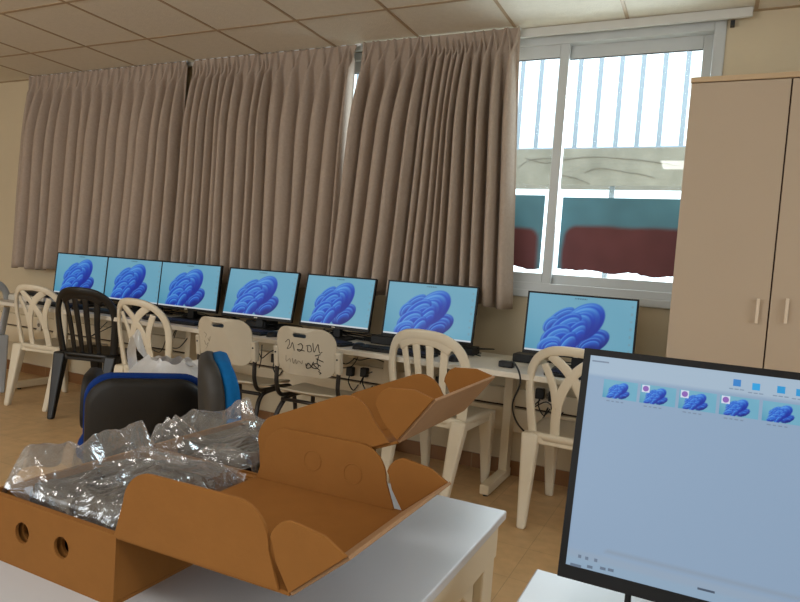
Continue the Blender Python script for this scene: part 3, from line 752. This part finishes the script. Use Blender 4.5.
# ------------------------------------------------------------------ tube framed school chairs
def make_school(name, scribble, label):
    o = thing(name, (0, 0, 0), 0, label, 'chair', 'tube framed chairs with moulded plastic backs')
    # back plate with a hand slot: rings between outline and slot
    n = 56; out = []; inn = []
    ol = rrect(.345, .25, .075, 13)
    sl = rrect(.080, .024, .0115, 13, -.02, .085)
    def bend(x, y, off=0):
        return Vector((x, -.215 - .05 * (y + .125) / .25 + 1.1 * x * x - off, .705 + y))
    vs = []; fs = []; R = 8; L = len(ol)
    for side in (0, 1):
        for r in range(R + 1):
            t_ = r / R
            for (xo, yo), (xi, yi) in zip(ol, sl):
                vs.append(bend(xo + (xi - xo) * t_, yo + (yi - yo) * t_, .008 * side))
    B = (R + 1) * L
    for r in range(R):
        for k in range(L):
            j = (k + 1) % L
            fs += [(r * L + k, r * L + j, (r + 1) * L + j, (r + 1) * L + k), (B + r * L + k, B + (r + 1) * L + k, B + (r + 1) * L + j, B + r * L + j)]
    for k in range(L):
        j = (k + 1) % L
        fs += [(k, B + k, B + j, j), (R * L + k, R * L + j, B + R * L + j, B + R * L + k)]
    bp = MB().add(vs, fs).build('backrest', M['shell'], o, smooth=False, bevel=.002)
    for sg in (-1, 1):
        MB().box((sg * .180, -.196, .665), (.03, .04, .115), Matrix.Rotation(.16, 3, 'X')).build('sleeve', M['shell'], bp, bevel=.008)
        MB().tube([(sg * .180, -.222, .685), (sg * .180, -.217, .685)], .005, 10).build('rivet', M['tube'], bp)
    s = MB()
    def seat(u, v):
        x = (u - .5) * .40; y = (v - .5) * .40 + .01
        r = .08; dx = max(abs(x) - (.20 - r), 0); dy = max(abs(y - .01) - (.20 - r), 0)
        d = math.hypot(dx, dy)
        if d > r: k = r / d; x = math.copysign(.20 - r + dx * k, x); y = .01 + math.copysign(.20 - r + dy * k, y - .01)
        z = .46 + .10 * x * x * 4 * .6 - (.025 * max(0, (y - .1) / .1) ** 2) + .03 * max(0, (-.06 - y) / .13) ** 2
        return Vector((x, y, z))
    s.grid(22, 22, seat); s.build('seat', M['shell'], o, smooth=True, solid=.009)
    for sg in (-1, 1):
        x = sg * .181
        MB().tube(smooth_pts([(x, -.205, .70), (x, -.195, .60), (x, -.19, .52), (x, -.15, .455), (x, -.05, .44), (x, .12, .435)], 6), .0115, 10).build('back_upright', M['tube'], o, smooth=True)
        MB().tube(smooth_pts([(x, -.1, .438), (x, .1, .435), (x, .19, .42), (x * 1.06, .225, .36), (x * 1.12, .25, .18), (x * 1.16, .27, .012)], 6), .0125, 10).build('leg', M['tube'], o, smooth=True)
        MB().tube(smooth_pts([(x, .1, .428), (x, -.06, .428), (x, -.125, .40), (x * 1.06, -.17, .32), (x * 1.12, -.22, .15), (x * 1.16, -.265, .012)], 6), .0125, 10).build('leg', M['tube'], o, smooth=True)
        q = MB()
        for yy in (.27, -.265): q.tube([(x * 1.16, yy, 0), (x * 1.16, yy, .03)], .016, 10)
        q.build('foot_cap', M['black'], o)
    for yy in (-.13, .14): MB().tube([(-.181, yy, .425), (.181, yy, .425)], .01, 8).build('cross_bar', M['tube'], o, smooth=True)
    def stroke(mb, pts, r=.0022):
        mb.tube(smooth_pts([bend(a * .95, b * .92 + .008, .0085) for a, b in pts], 4), r * .8, 5)
    if scribble:
        g = MB()
        stroke(g, [(-.115, .035), (-.09, .055), (-.085, .03), (-.105, .0), (-.08, .01), (-.065, .04), (-.055, -.005)])
        stroke(g, [(-.03, .03), (-.01, .04), (.0, .02), (-.02, -.005), (-.035, .005), (.01, .0)])
        stroke(g, [(.02, .03), (.045, .035), (.05, .005), (.03, .0), (.03, .03)])
        stroke(g, [(.06, .05), (.065, .0), (.08, .03), (.09, .045), (.095, .0), (.11, .005)])
        stroke(g, [(.07, -.02), (.10, -.01)], .003); stroke(g, [(.075, -.035), (.115, -.05)], .003); stroke(g, [(.09, -.02), (.08, -.06), (.10, -.075)], .003)
        stroke(g, [(.06, -.055), (.05, -.085), (.08, -.09), (.085, -.065), (.06, -.07), (.095, -.10)], .003)
        stroke(g, [(.015, -.07), (.02, -.095), (.045, -.085), (.03, -.065), (.02, -.08)], .003); stroke(g, [(.085, -.105), (.1, -.115), (.09, -.12)], .003)
        g.build('scribble', M['ink'], bp)
        g = MB()
        stroke(g, [(-.115, -.04), (-.115, -.075), (-.09, -.055), (-.085, -.075)], .0016); stroke(g, [(-.07, -.05), (-.065, -.08), (-.05, -.055), (-.045, -.08), (-.03, -.06), (-.01, -.075), (-.005, -.055)], .0016)
        g.build('faded_scribble', M['ink2'], bp)
    else:
        g = MB()
        stroke(g, [(-.13, -.02), (-.12, -.045), (-.10, -.03), (-.115, -.06), (-.125, -.07)], .0014); stroke(g, [(-.10, .0), (-.09, -.02), (-.08, .01)], .0014); stroke(g, [(-.13, .03), (-.11, .02), (-.12, .0)], .0014)
        g.build('faded_scribble', M['ink2'], bp)
    return o
s1 = make_school('tube_frame_chair', False, 'grey shell chair without scribbles, behind the blue chair backrest')
s1.location = (-2.335, 2.91, 0); s1.rotation_euler = (0, 0, .08)
s2 = make_school('tube_frame_chair', True, 'grey shell chair with black marker scribbles on its back')
s2.location = (-1.82, 2.93, 0); s2.rotation_euler = (0, 0, .06)

# ------------------------------------------------------------------ cabinet
cy = 3.25; cx0 = at(692, 77.5, cy).x; cx1 = cx0 + .80; ct = at(692, 77.5, cy).z
cb = thing('storage_cabinet', ((cx0 + cx1) / 2, cy, 0), 0, 'tall beige two door cabinet standing right of the window', 'cabinet')
ox = (cx0 + cx1) / 2; gx = at(792.5, 81.6, cy).x - ox
MB().b2((cx0 - ox + .001, .02, .07), (cx1 - ox - .001, .40, ct - .026)).build('carcass', M['cab'], cb)
MB().b2((cx0 - ox - .004, -.004, ct - .024), (cx1 - ox + .004, .40, ct)).build('top_board', M['cabtop'], cb, bevel=.002)
MB().b2((cx0 - ox + .01, .05, 0), (cx1 - ox - .01, .38, .07)).build('plinth', M['gap'], cb)
MB().b2((cx0 - ox, .016, .08), (cx1 - ox, .0195, ct - .025)).build('shadow_line', M['gap'], cb)
for sg, x0, x1 in ((-1, cx0 - ox, gx - .003), (1, gx + .003, cx1 - ox)):
    d = MB().b2((x0, 0, .075), (x1, .016, ct - .028)).build('door', M['cab'], cb, bevel=.0015)
    hp = at(757 if sg < 0 else 786, 311, cy)
    h = MB(); hx = hp.x - ox
    h.b2((hx - .006, -.026, hp.z - .055), (hx + .006, -.018, hp.z + .055)); h.b2((hx - .005, -.02, hp.z - .048), (hx + .005, .002, hp.z - .036)); h.b2((hx - .005, -.02, hp.z + .036), (hx + .005, .002, hp.z + .048))
    h.build('handle', M['handle'], d, bevel=.002)

# ------------------------------------------------------------------ foreground tables
TZ = CZ - .45
def make_table(name, x0, x1, y0, y1, label):
    o = thing(name, ((x0 + x1) / 2, (y0 + y1) / 2, 0), 0, label, 'table', 'white topped tables in the foreground')
    ax, ay = (x1 - x0) / 2, (y1 - y0) / 2
    MB().b2((-ax, -ay, TZ - .017), (ax, ay, TZ)).build('tabletop', M['table'], o, bevel=.003)
    q = MB(); i = .02
    for sg in (-1, 1):
        q.b2((sg * (ax - i) - .012, -ay + i, TZ - .085), (sg * (ax - i) + .012, ay - i, TZ - .017)); q.b2((-ax + i, sg * (ay - i) - .012, TZ - .085), (ax - i, sg * (ay - i) + .012, TZ - .017))
    q.build('apron', M['tmetal'], o, bevel=.003)
    for sx in (-1, 1):
        for sy in (-1, 1):
            l = MB(); c = Vector((sx * (ax - .04), sy * (ay - .045), 0))
            l.b2((c.x - .027, c.y - .032, .0), (c.x + .027, c.y + .032, TZ - .018))
            # gusset that widens the leg into the apron
            gx = c.x + .0; gy = c.y - sy * .032
            l.prism([(0, TZ - .083), (-sy * .11, TZ - .083), (0, TZ - .17)], Matrix(((0, 0, 1, gx - .01), (1, 0, 0, gy), (0, 1, 0, 0), (0, 0, 0, 1))), .02)
            l.build('leg', M['tmetal'], o, bevel=.004)
    return o
make_table('classroom_table', -1.02, -.311, .0, 1.19, 'white topped table carrying the open cardboard boxes')
make_table('classroom_table', -.203, .60, -.2, .982, 'white topped table under the near monitor at lower right')
tag(MB().prism([(0, 0), (.21, 0), (.21, .297), (0, .297)], Matrix.Translation((-.47, .30, TZ)) @ Matrix.Rotation(.03, 4, 'Z'), .0012).build('paper_sheet', M['paper']), 'white paper sheet lying on table under the box flap', 'paper')

# near monitor on the right table
NY = .85
bl = at(557, 575, NY); NTILT = math.radians(11.5)
def on_near(px, py):
    """point of the tilted near screen under a pixel, in the screen's own (x, height) from its lower edge"""
    d = CF * F + CR * (px - 400) + CU * (301 - py); P0 = Vector((0, bl.y, bl.z)); C0 = Vector((0, 0, CZ))
    nrm = Vector((0, -math.cos(NTILT), -math.sin(NTILT) * -1)); nrm = Vector((0, -math.cos(NTILT), math.sin(NTILT)))
    p = C0 + d * ((P0 - C0).dot(nrm) / d.dot(nrm))
    return p.x, (p - P0).dot(Vector((0, math.sin(NTILT), math.cos(NTILT))))
tlx, NH = on_near(585.5, 348); NW = (NH - .026) * 16 / 9 + .018; NZB = bl.z - TZ
nm, b_, bb_ = make_monitor('computer_monitor', NW, NH, NZB, 'large monitor in the right foreground showing a pale window with small pictures', 'monitor', None)
nm.location = ((tlx + bl.x) / 2 + NW / 2, NY, TZ)
SW, SH = NW - 2 * b_, NH - b_ - bb_
def ui(u, v):
    base = [a + (b - a) * (.5 * u + .5 * (1 - v)) for a, b in zip((150, 176, 204), (143, 166, 192))]
    if v > .90: base = [172, 194, 214]
    if v < .035: base = [148, 174, 198]
    if .035 < v < .075: base = [152, 172, 194]
    if .095 < v < .102 and .10 < u < .97: base = [144, 162, 182]
    return base
ns = color_grid('screen', SW, SH, 80, 60, ui, M['nscreen'], nm, y=-.001); ns.location = (0, 0, NZB + bb_)
def ui_at(px, py):
    x_, h_ = on_near(px, py); return x_ - nm.location.x, h_ + NZB
M['thumb'] = M['nscreen']
th_w = None
tcs = [(604.5, 379), (640, 383), (678, 388.5), (719, 394), (763, 400)]
first = None
lft = [ui_at(*q) for q in tcs]
pitch = (lft[4][0] - lft[0][0]) / 4
x_0, z_0 = lft[0]
for i in range(9):
    if first is None:
        first = color_grid('thumbnail', pitch * .92, pitch * .92 * 9 / 16, 48, 28, lambda u, v: [q * .95 for q in bloom(u, v)], M['thumb'], nm, y=-.0022); o = first
    else:
        o = first.copy(); COL.objects.link(o); o.parent = nm
    o.location = (x_0 + pitch * (i + .46), 0, z_0 - pitch * .92 * 9 / 16)
def flat(name, x, z, w_, h_, rgb, parent=nm, y=-.0026):
    mt = bpy.data.materials.get('ui_%d_%d_%d' % rgb)
    if mt is None:
        mt = bpy.data.materials.new('ui_%d_%d_%d' % rgb); mt.use_nodes = True; b = mt.node_tree.nodes['Principled BSDF']
        b.inputs['Base Color'].default_value = (.01, .01, .01, 1); b.inputs['Emission Color'].default_value = (*lin(rgb), 1); b.inputs['Emission Strength'].default_value = 1; b.inputs['Roughness'].default_value = .4
    return MB().b2((x - w_ / 2, y, z - h_ / 2), (x + w_ / 2, y + .0006, z + h_ / 2)).build(name, mt, parent)
for i in range(9):   # captions: tiny dashes
    for k in range(4): flat('caption_mark', x_0 + pitch * i + .008 + k * .006, z_0 - pitch * .60, .0042 - .001 * (k % 2), .0014, (110, 128, 150))
for i in (1, 2, 3):
    bx = x_0 + pitch * i + .0065
    flat('badge_tile', bx, z_0 - .0055, .0095, .0095, (196, 206, 224)); 
    mt = flat('badge_mark', bx, z_0 - .0055, .001, .001, (128, 88, 170)); bpy.data.objects.remove(mt)
    MB().tube([(bx, -.0030, z_0 - .0055), (bx, -.0026, z_0 - .0055)], .0037, 14).build('badge_mark', bpy.data.materials['ui_128_88_170'], nm)
for (px, py, rgb) in ((737, 383, (40, 120, 190)), (756, 387, (30, 150, 210)), (781, 390, (20, 140, 200)), (800, 393, (30, 140, 200))):
    ix, iz = ui_at(px, py)
    flat('toolbar_icon', ix, iz, .0085, .0085, rgb)
    for k in range(3): flat('caption_mark', ix - .006 + k * .006, iz - .008, .0046, .0014, (120, 138, 160))
ix, iz = ui_at(592, 360)
flat('title_mark', ix + .012, iz - .001, .022, .002, (110, 126, 146))
for k, px in enumerate((580, 587, 596)):
    ix, iz = ui_at(px, 556 + k * 2); flat('toolbar_icon', ix, iz, .004, .004, (96, 112, 132))
ix, iz = ui_at(706, 590); flat('slider_thumb', ix, iz, .019, .0025, (60, 74, 92))
for k, px in enumerate((576, 590, 603, 611)):
    ix, iz = ui_at(px, 565 + k * 1.6); flat('taskbar_icon', ix, iz, .007 if k else .014, .0035, (88, 104, 124))
Rt = Matrix.Translation((0, 0, NZB)) @ Matrix.Rotation(-NTILT, 4, 'X') @ Matrix.Translation((0, 0, -NZB))
for ch in nm.children:
    if not ch.name.startswith('stand'):
        ch.matrix_local = Rt @ Matrix.Translation(ch.location)
q = at(628, 598, .87)
tag(MB().tube(smooth_pts([(q.x, .865, TZ + NZB + .02), (q.x, .868, TZ + .05), (q.x + .002, .86, TZ + .012), (q.x + .02, .80, TZ + .004), (q.x + .08, .70, TZ + .004)], 6), .004, 8).build('monitor_cable', M['cable'], smooth=True), 'black cable hanging under the near foreground monitor', 'cable')

# ------------------------------------------------------------------ cardboard boxes
TH = .0045; BXL, BXR = -.898, -.636; BH = .092
def flap_outline(L, H, r):
    """flap along x from 0..L, height H, with big rounded top corners"""
    pts = [(0, 0)]
    for k in range(9):
        a = PI - PI / 2 * k / 8; pts.append((.012 + r + r * math.cos(a), H - r + r * math.sin(a)))
    for k in range(9):
        a = PI / 2 - PI / 2 * k / 8; pts.append((L - .016 - r * 1.15 + r * 1.15 * math.cos(a), H - r * 1.15 + r * 1.15 * math.sin(a)))
    pts.append((L, 0)); return pts
def frame(o, ex, ey):
    ex = Vector(ex).normalized(); ey = Vector(ey).normalized(); ez = ex.cross(ey)
    return Matrix(((ex.x, ey.x, ez.x, o[0]), (ex.y, ey.y, ez.y, o[1]), (ex.z, ey.z, ez.z, o[2]), (0, 0, 0, 1)))
def carton(y0, y1, tilt, label, holes, ring_ear):
    o = thing('cardboard_box', ((BXL + BXR) / 2, (y0 + y1) / 2, TZ), 0, label, 'box', 'open brown cardboard mailer boxes')
    X0, X1 = BXL - o.location.x, BXR - o.location.x; Y0, Y1 = y0 - o.location.y, y1 - o.location.y
    MB().b2((X0, Y0, 0), (X1, Y1, TH)).build('bottom_panel', M['card'], o)
    f = MB(); mt = frame((X0, Y0 + TH, 0), (1, 0, 0), (0, 0, 1)); L = X1 - X0
    if holes:
        h1 = at(22, 533, y0).x - BXL; h2 = at(61, 550, y0).x - BXL; zc = at(22, 533, y0).z - TZ
        xs = [0, h1 - .03, h1 + .03, h2 - .03, h2 + .03, L]
        md = (h1 + h2) / 2
        f.b2((X0, Y0, TH), (X0 + h1 - .03, Y0 + TH, BH)); f.b2((X0 + h2 + .03, Y0, TH), (X1, Y0 + TH, BH))
        f.holed(h1 - .03, md, TH, BH, h1, zc, .0145, mt, TH); f.holed(md, h2 + .03, TH, BH, h2, zc, .0145, mt, TH)
    else: f.b2((X0, Y0, TH), (X1, Y0 + TH, BH))
    # rolled double wall along the top edge
    f.build('front_wall', M['card'], o)
    if holes:
        f = MB(); mt2 = frame((X0, Y0 + .014, 0), (1, 0, 0), (0, 0, 1))
        f.b2((X0 + TH, Y0 + .0095, TH), (X0 + h1 - .03, Y0 + .014, BH - .004)); f.b2((X0 + h2 + .03, Y0 + .0095, TH), (X1 - TH, Y0 + .014, BH - .004))
        f.holed(h1 - .03, md, TH, BH - .004, h1 + .002, zc, .0135, mt2, TH); f.holed(md, h2 + .03, TH, BH - .004, h2 + .002, zc, .0135, mt2, TH)
        f.b2((X0 + TH, Y0 + TH, BH - .004), (X1 - TH, Y0 + .0095, BH - .0005))
        f.build('inner_wall', M['card'], o)
    MB().b2((X0, Y1 - TH, TH), (X1, Y1, BH)).build('rear_wall', M['card'], o, bevel=.001)
    q = MB(); q.b2((X0 + TH, Y1 - .014, TH), (X1 - TH, Y1 - .0095, BH - .004)); q.b2((X0 + TH, Y1 - .0095, BH - .005), (X1 - TH, Y1 - TH, BH - .0006)); q.build('inner_wall', M['card'], o)
    MB().b2((X0, Y0 + TH, TH), (X0 + TH, Y1 - TH, BH)).build('side_wall', M['card'], o, bevel=.001)
    MB().b2((X1 - TH, Y0 + TH, TH), (X1, Y1 - TH, BH)).build('side_wall', M['card'], o, bevel=.001)
    # lid: hinged on the right wall, opened outwards
    ct_, st_ = math.cos(tilt), math.sin(tilt)
    ex = Vector((ct_, 0, st_)); up = Vector((-st_, 0, ct_)); H0 = Vector((X1, 0, BH)); LW = .262
    lid = MB().prism([(0, Y0), (LW, Y0), (LW, Y1), (0, Y1)], frame(H0 - up * TH, ex, (0, 1, 0)), TH).build('lid', M['card'], o, bevel=.001)
    def ear(yy, dirn, ring):
        e = MB(); lean = Vector((0, dirn * .03, 0)); lift = 1
        mt = frame(H0 + Vector((0, yy, 0)), ex, up + lean)
        e.prism(flap_outline(LW - .012, .088, .042), mt, TH if dirn > 0 else -TH)
        if ring:
            for cx_, cz_ in ((.105, .047), (.178, .040)):
                P = [mt @ Vector((cx_ + .0155 * math.cos(2 * PI * k / 28), cz_ + .0155 * math.sin(2 * PI * k / 28), .0045)) for k in range(29)]
                e.tube(P, .0011, 5, cap=False)
                P = [mt @ Vector((cx_ + .0155 * math.cos(2 * PI * k / 28), cz_ + .0155 * math.sin(2 * PI * k / 28), -.0001)) for k in range(29)]
                e.tube(P, .0011, 5, cap=False)
        e.build('side_flap', M['card'], lid, bevel=.001)
    ear(Y0, 1, False); ear(Y1 - TH, 1, ring_ear)
    # outer wall of the lid, folded up and outwards, with its dust flaps
    a2 = tilt * .55 + math.radians(40)
    ex2 = Vector((math.cos(a2), 0, math.sin(a2))); up2 = Vector((-math.sin(a2), 0, math.cos(a2))); H1 = H0 + ex * LW
    OW = .09
    MB().prism([(0, Y0), (OW, Y0), (OW, Y1), (0, Y1)], frame(H1 - up2 * TH, ex2, (0, 1, 0)), TH).build('outer_flap', M['cardgray'], lid, bevel=.001)
    for yy, s_ in ((Y0, .0), (Y1 - TH, .0)):
        e = MB(); mt = frame(H1 + Vector((0, yy, 0)), ex2, up2 + Vector((0, s_, 0)))
        pts = [(.002, 0), (.006, .034), (.014, .054)]
        for k in range(6):
            a = PI * .72 - PI * .40 * k / 5; pts.append((.034 + .03 * math.cos(a), .038 + .028 * math.sin(a)))
        pts += [(.078, .030), (OW, 0)]
        e.prism(pts, mt, TH); e.build('dust_flap', M['card'], lid, bevel=.001)
    return o
carton(.560, .843, math.radians(0.8), 'open cardboard box nearest to the viewer with two round holes in its front', True, True)
carton(.848, 1.128, math.radians(23), 'second open cardboard box behind the holed one, its lid tilted up', False, True)

# black devices wrapped in clear bags inside the boxes
def device(x0, x1, y0, y1, z1, label):
    o = thing('packed_device', ((x0 + x1) / 2, (y0 + y1) / 2, TZ + TH + .001), 0, label, 'device', 'black devices packed in the cardboard boxes')
    ax, ay = (x1 - x0) / 2, (y1 - y0) / 2
    MB().prism(rrect(2 * ax, 2 * ay, .02), Matrix.Identity(4), z1).build('case', M['blackg'], o, bevel=.006)
    q = MB()
    for k in range(7): q.b2((-ax * .6 + k * .018, -ay * .5, z1), (-ax * .6 + k * .018 + .008, ay * .3, z1 + .002))
    q.build('vent', M['key'], o)
    MB().b2((-ax * .95, -ay * .9, z1 * .5), (-ax * .2, -ay * .55, z1 + .006)).build('bracket', M['black'], o, bevel=.006)
    return o
device(-.875, -.68, -.0 + .60, .80, .084, 'black device inside the nearest cardboard box under clear plastic')
device(-.87, -.665, .885, 1.095, .088, 'black device inside the rear cardboard box under clear plastic')
def crumple(x, y, s):
    p = Vector((x, y, s))
    d, _ = noise.voronoi(p * 11 + Vector((noise.noise(p * 8), noise.noise(p * 8 + Vector((5, 0, 0))), 0)) * .9)
    e = min(1.0, (d[1] - d[0]) * 1.6)                       # sharp creases between broad facets
    a = noise.noise(p * 8); c = abs(noise.noise(p * 30 + Vector((1, 7, 0))))
    return .012 * a + .020 * (1 - e) ** 2 - .003 * c
def poly_bag(x0, x1, y0, y1, zb, peaks, label, seed):
    mb = MB(); N = 96
    def fn(u, v):
        x = x0 + (x1 - x0) * u; y = y0 + (y1 - y0) * v
        k = min(1, min(1 - u, v, 1 - v) / .14); kl = min(1, u / .035)
        z = zb + crumple(x, y, seed) - .040 * (1 - k) ** 2 - .034 * (1 - kl) ** 1.5
        z += .027 * math.exp(-((u - .05) / .16) ** 2) * (.55 + .45 * min(1, k * 1.5))    # ridge along the left side
        for px_, py_, ph_, pr_ in peaks:
            d = math.hypot(x - px_, (y - py_)); z += ph_ * max(0, 1 - d / pr_) ** 1.3
        if .825 < y < .868: z = max(z, TZ + BH + .006 + .004 * (1 - u))
        jx = .007 * noise.noise(Vector((x * 22, y * 22, seed + 9))); jy = .010 * noise.noise(Vector((x * 22, y * 22, seed + 19)))
        return Vector((x + jx, y + jy, z))
    mb.grid(N, N, fn)
    o = mb.build('plastic_bag', M['bag'], smooth=False)
    return tag(o, label, 'plastic bag', 'clear bags in the cardboard boxes')
poly_bag(-.888, -.652, .578, .826, CZ - .349, [(-.87, .60, .012, .06), (-.86, .80, .022, .03)], 'crumpled clear plastic bag bulging from the nearest cardboard box', 4)
poly_bag(-.885, -.668, .822, 1.112, CZ - .350, [(-.865, 1.09, .026, .035), (-.74, .94, .022, .05)], 'crumpled clear plastic bag in the rear cardboard box, with a raised corner', 9)

# ------------------------------------------------------------------ upholstered task chairs
def cushion(mb, W, H, T, r, mtx, n=8, dish=.02, front=True):
    """rounded pad: outline rrect(W,H,r) swelling to thickness T along local z, gently curved"""
    ol = rrect(W, H, r, n); L = len(ol); rings = []
    prof = [(.0, 0), (.97, 0), (1.0, .06), (1.015, .45), (.98, .82), (.89, 1.0), (.5, 1.06), (0, 1.08)]
    vs = []
    for f, z in prof:
        for x_, y_ in ol:
            X, Y = x_ * max(f, .001), y_ * max(f, .001)
            vs.append(mtx @ Vector((X, Y, z * T + dish * (X / (W / 2)) ** 2)))
    fs = []
    for i in range(len(prof) - 1):
        for k in range(L): fs.append((i * L + k, i * L + (k + 1) % L, (i + 1) * L + (k + 1) % L, (i + 1) * L + k))
    return mb.add(vs, fs)
def task_chair(x, y, rz, bw, bh, top, shell, cloth, label, tilt=.10, cs=1.05):
    o = thing('task_chair', (x, y, 0), rz, label, 'chair', 'upholstered office chairs behind the box table')
    zc = top - bh / 2
    mt = frame((0, -.225, zc), (1, 0, 0), Vector((0, -math.sin(tilt), math.cos(tilt))))     # local z = ex x ey = -y direction (away from sitter)
    # shell faces -y (behind the sitter), cushion faces +y
    a = MB(); cushion(a, bw, bh, .045, .10, mt, dish=-.03); a.build('back_shell', shell, o, smooth=True)
    mt2 = frame((0, -.225, zc), (-1, 0, 0), Vector((0, -math.sin(tilt), math.cos(tilt))))
    b = MB(); cushion(b, bw * cs, bh * cs, .05, .10, mt2, dish=.03); b.build('back_cushion', cloth, o, smooth=True)
    s = MB(); cushion(s, .46, .44, .07, .10, Matrix.Translation((0, .02, .42)), dish=.0); s.build('seat', cloth, o, smooth=True)
    u = MB(); cushion(u, .43, .41, .03, .10, Matrix.Translation((0, .02, .395)), dish=0); u.build('seat_shell', M['shell_dark'], o, smooth=True)
    MB().strip(smooth_pts([(0, .0, .385), (0, -.2, .40), (0, -.275, .50), (0, -.27, zc)], 6), lambda i: Vector((0, -.7, -.7)), .06, .012).build('back_bar', M['black'], o, smooth=True)
    MB().tube([(0, 0, .10), (0, 0, .40)], .025, 14).build('gas_column', M['black'], o, smooth=True)
    for k in range(5):
        an = 2 * PI * k / 5 + .3; dx, dy = math.cos(an), math.sin(an)
        l = MB().tube([(0, 0, .115), (.12 * dx, .12 * dy, .105), (.27 * dx, .27 * dy, .075)], [.03, .022, .016], 8).build('base_arm', M['black'], o, smooth=True)
        px_, py_ = .275 * dx, .275 * dy
        MB().tube([(px_ - .022 * dy, py_ + .022 * dx, .026), (px_ + .022 * dy, py_ - .022 * dx, .026)], .026, 14).tube([(px_, py_, .03), (px_, py_, .08)], .008, 8).build('caster', M['black'], l)
    return o
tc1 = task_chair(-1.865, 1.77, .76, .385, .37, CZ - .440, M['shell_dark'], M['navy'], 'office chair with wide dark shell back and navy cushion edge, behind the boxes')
for sg in (-1, 1):
    ar = MB(); cushion(ar, .27, .20, .045, .075, frame((sg * .205 - .0225, .03, .60), (0, 1, 0), (0, 0, 1)), dish=0)
    ar.build('armrest', M['shell_dark'], tc1, smooth=True)
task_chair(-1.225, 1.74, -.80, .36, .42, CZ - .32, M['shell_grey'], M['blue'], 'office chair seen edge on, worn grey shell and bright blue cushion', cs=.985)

# carrier bag standing on the seat of the front office chair
def sack():
    o = thing('carrier_bag', (-1.86, 1.86, .50), .2, 'white translucent carrier bag standing on the office chair seat', 'bag')
    m_ = MB()
    def fn(u, v):
        a = 2 * PI * u; h = v
        r = (.17 * (1 - .55 * h ** 2.2)) * (1 + .10 * math.sin(3 * a + 4 * h) + .16 * noise.noise(Vector((math.cos(a) * 2, math.sin(a) * 2, h * 4))) + .09 * (.5 - abs(noise.noise(Vector((math.cos(a) * 5, math.sin(a) * 5, h * 8))))))
        if h == 0: r *= .75
        return Vector((r * 1.15 * math.cos(a), r * .8 * math.sin(a), .245 * h ** .8 + .025 * noise.noise(Vector((math.cos(a) * 3, math.sin(a) * 3, 2))) * h))
    m_.grid(73, 30, fn); m_.build('bag_body', M['sack'], o, smooth=True)
    def handle(pts, w_):
        P = smooth_pts(pts, 8); L = len(P)
        h_ = MB(); h_.grid(L, 7, lambda u, v: P[round(u * (L - 1))] + Vector((.0, w_ * (v - .5) * (1 - .3 * math.sin(PI * u)), .012 * math.sin(9 * u + 5 * v)))); h_.build('bag_handle', M['sack'], o, smooth=True)
    handle([(-.16, 0, .17), (-.175, -.01, .25), (-.165, 0, .335), (-.13, .0, .26), (-.08, .01, .205)], .07)
    handle([(.05, -.02, .20), (.11, -.03, .245), (.17, -.02, .225), (.20, -.01, .16), (.17, 0, .13)], .05)
    return o
sack()

# ------------------------------------------------------------------ light
def area(name, loc, rot, sx, sy, power, col):
    l = bpy.data.lights.new(name, 'AREA'); l.shape = 'RECTANGLE'; l.size = sx; l.size_y = sy; l.energy = power; l.color = col
    o = bpy.data.objects.new(name, l); COL.objects.link(o); o.location = loc; o.rotation_euler = rot; return o
area('back_fill_light', (-4.1, YB - .02, 1.575), (math.radians(102), 0, 0), 2.9, 1.15, 58, (1.0, 1.0, .98))  # unseen fill light, set left of centre to shape the curtain folds
area('right_fill_light', (XR + .02, .6, 1.575), (math.radians(100), 0, math.radians(90)), 3.0, 1.15, 9, (.94, .97, 1.0))  # unseen weak fill light added at the right wall opening
area('daylight_front_window', (-.55, 4.6, CZ + .95), (math.radians(-78), 0, 0), 1.6, 1.2, 90, (.84, .93, 1.0))
for lx, ly in ((-.33, -.40), (-2.73, -.40), (-5.13, -.40), (2.07, -.40)):
    lt = thing('ceiling_light', (lx, ly, ZC), 0, 'flat square ceiling lamp panel over the middle of the room', 'lamp', 'ceiling lamp panels')
    MB().b2((-.29, -.29, -.025), (.29, .29, -.004)).build('housing', M['tube_lamp'], lt, bevel=.004)
    la = area('lamp', (lx, ly, ZC - .03), (0, 0, 0), .54, .54, 12, (1.0, .97, .92))
world = bpy.data.worlds.new('sky'); scene.world = world; world.use_nodes = True
bg = world.node_tree.nodes['Background']; bg.inputs['Color'].default_value = (.86, .94, 1.0, 1); bg.inputs['Strength'].default_value = 2.6
vs_ = scene.view_settings; vs_.view_transform = 'Standard'; vs_.look = 'None'; vs_.exposure = 0.08; vs_.gamma = 1; vs_.use_curve_mapping = False
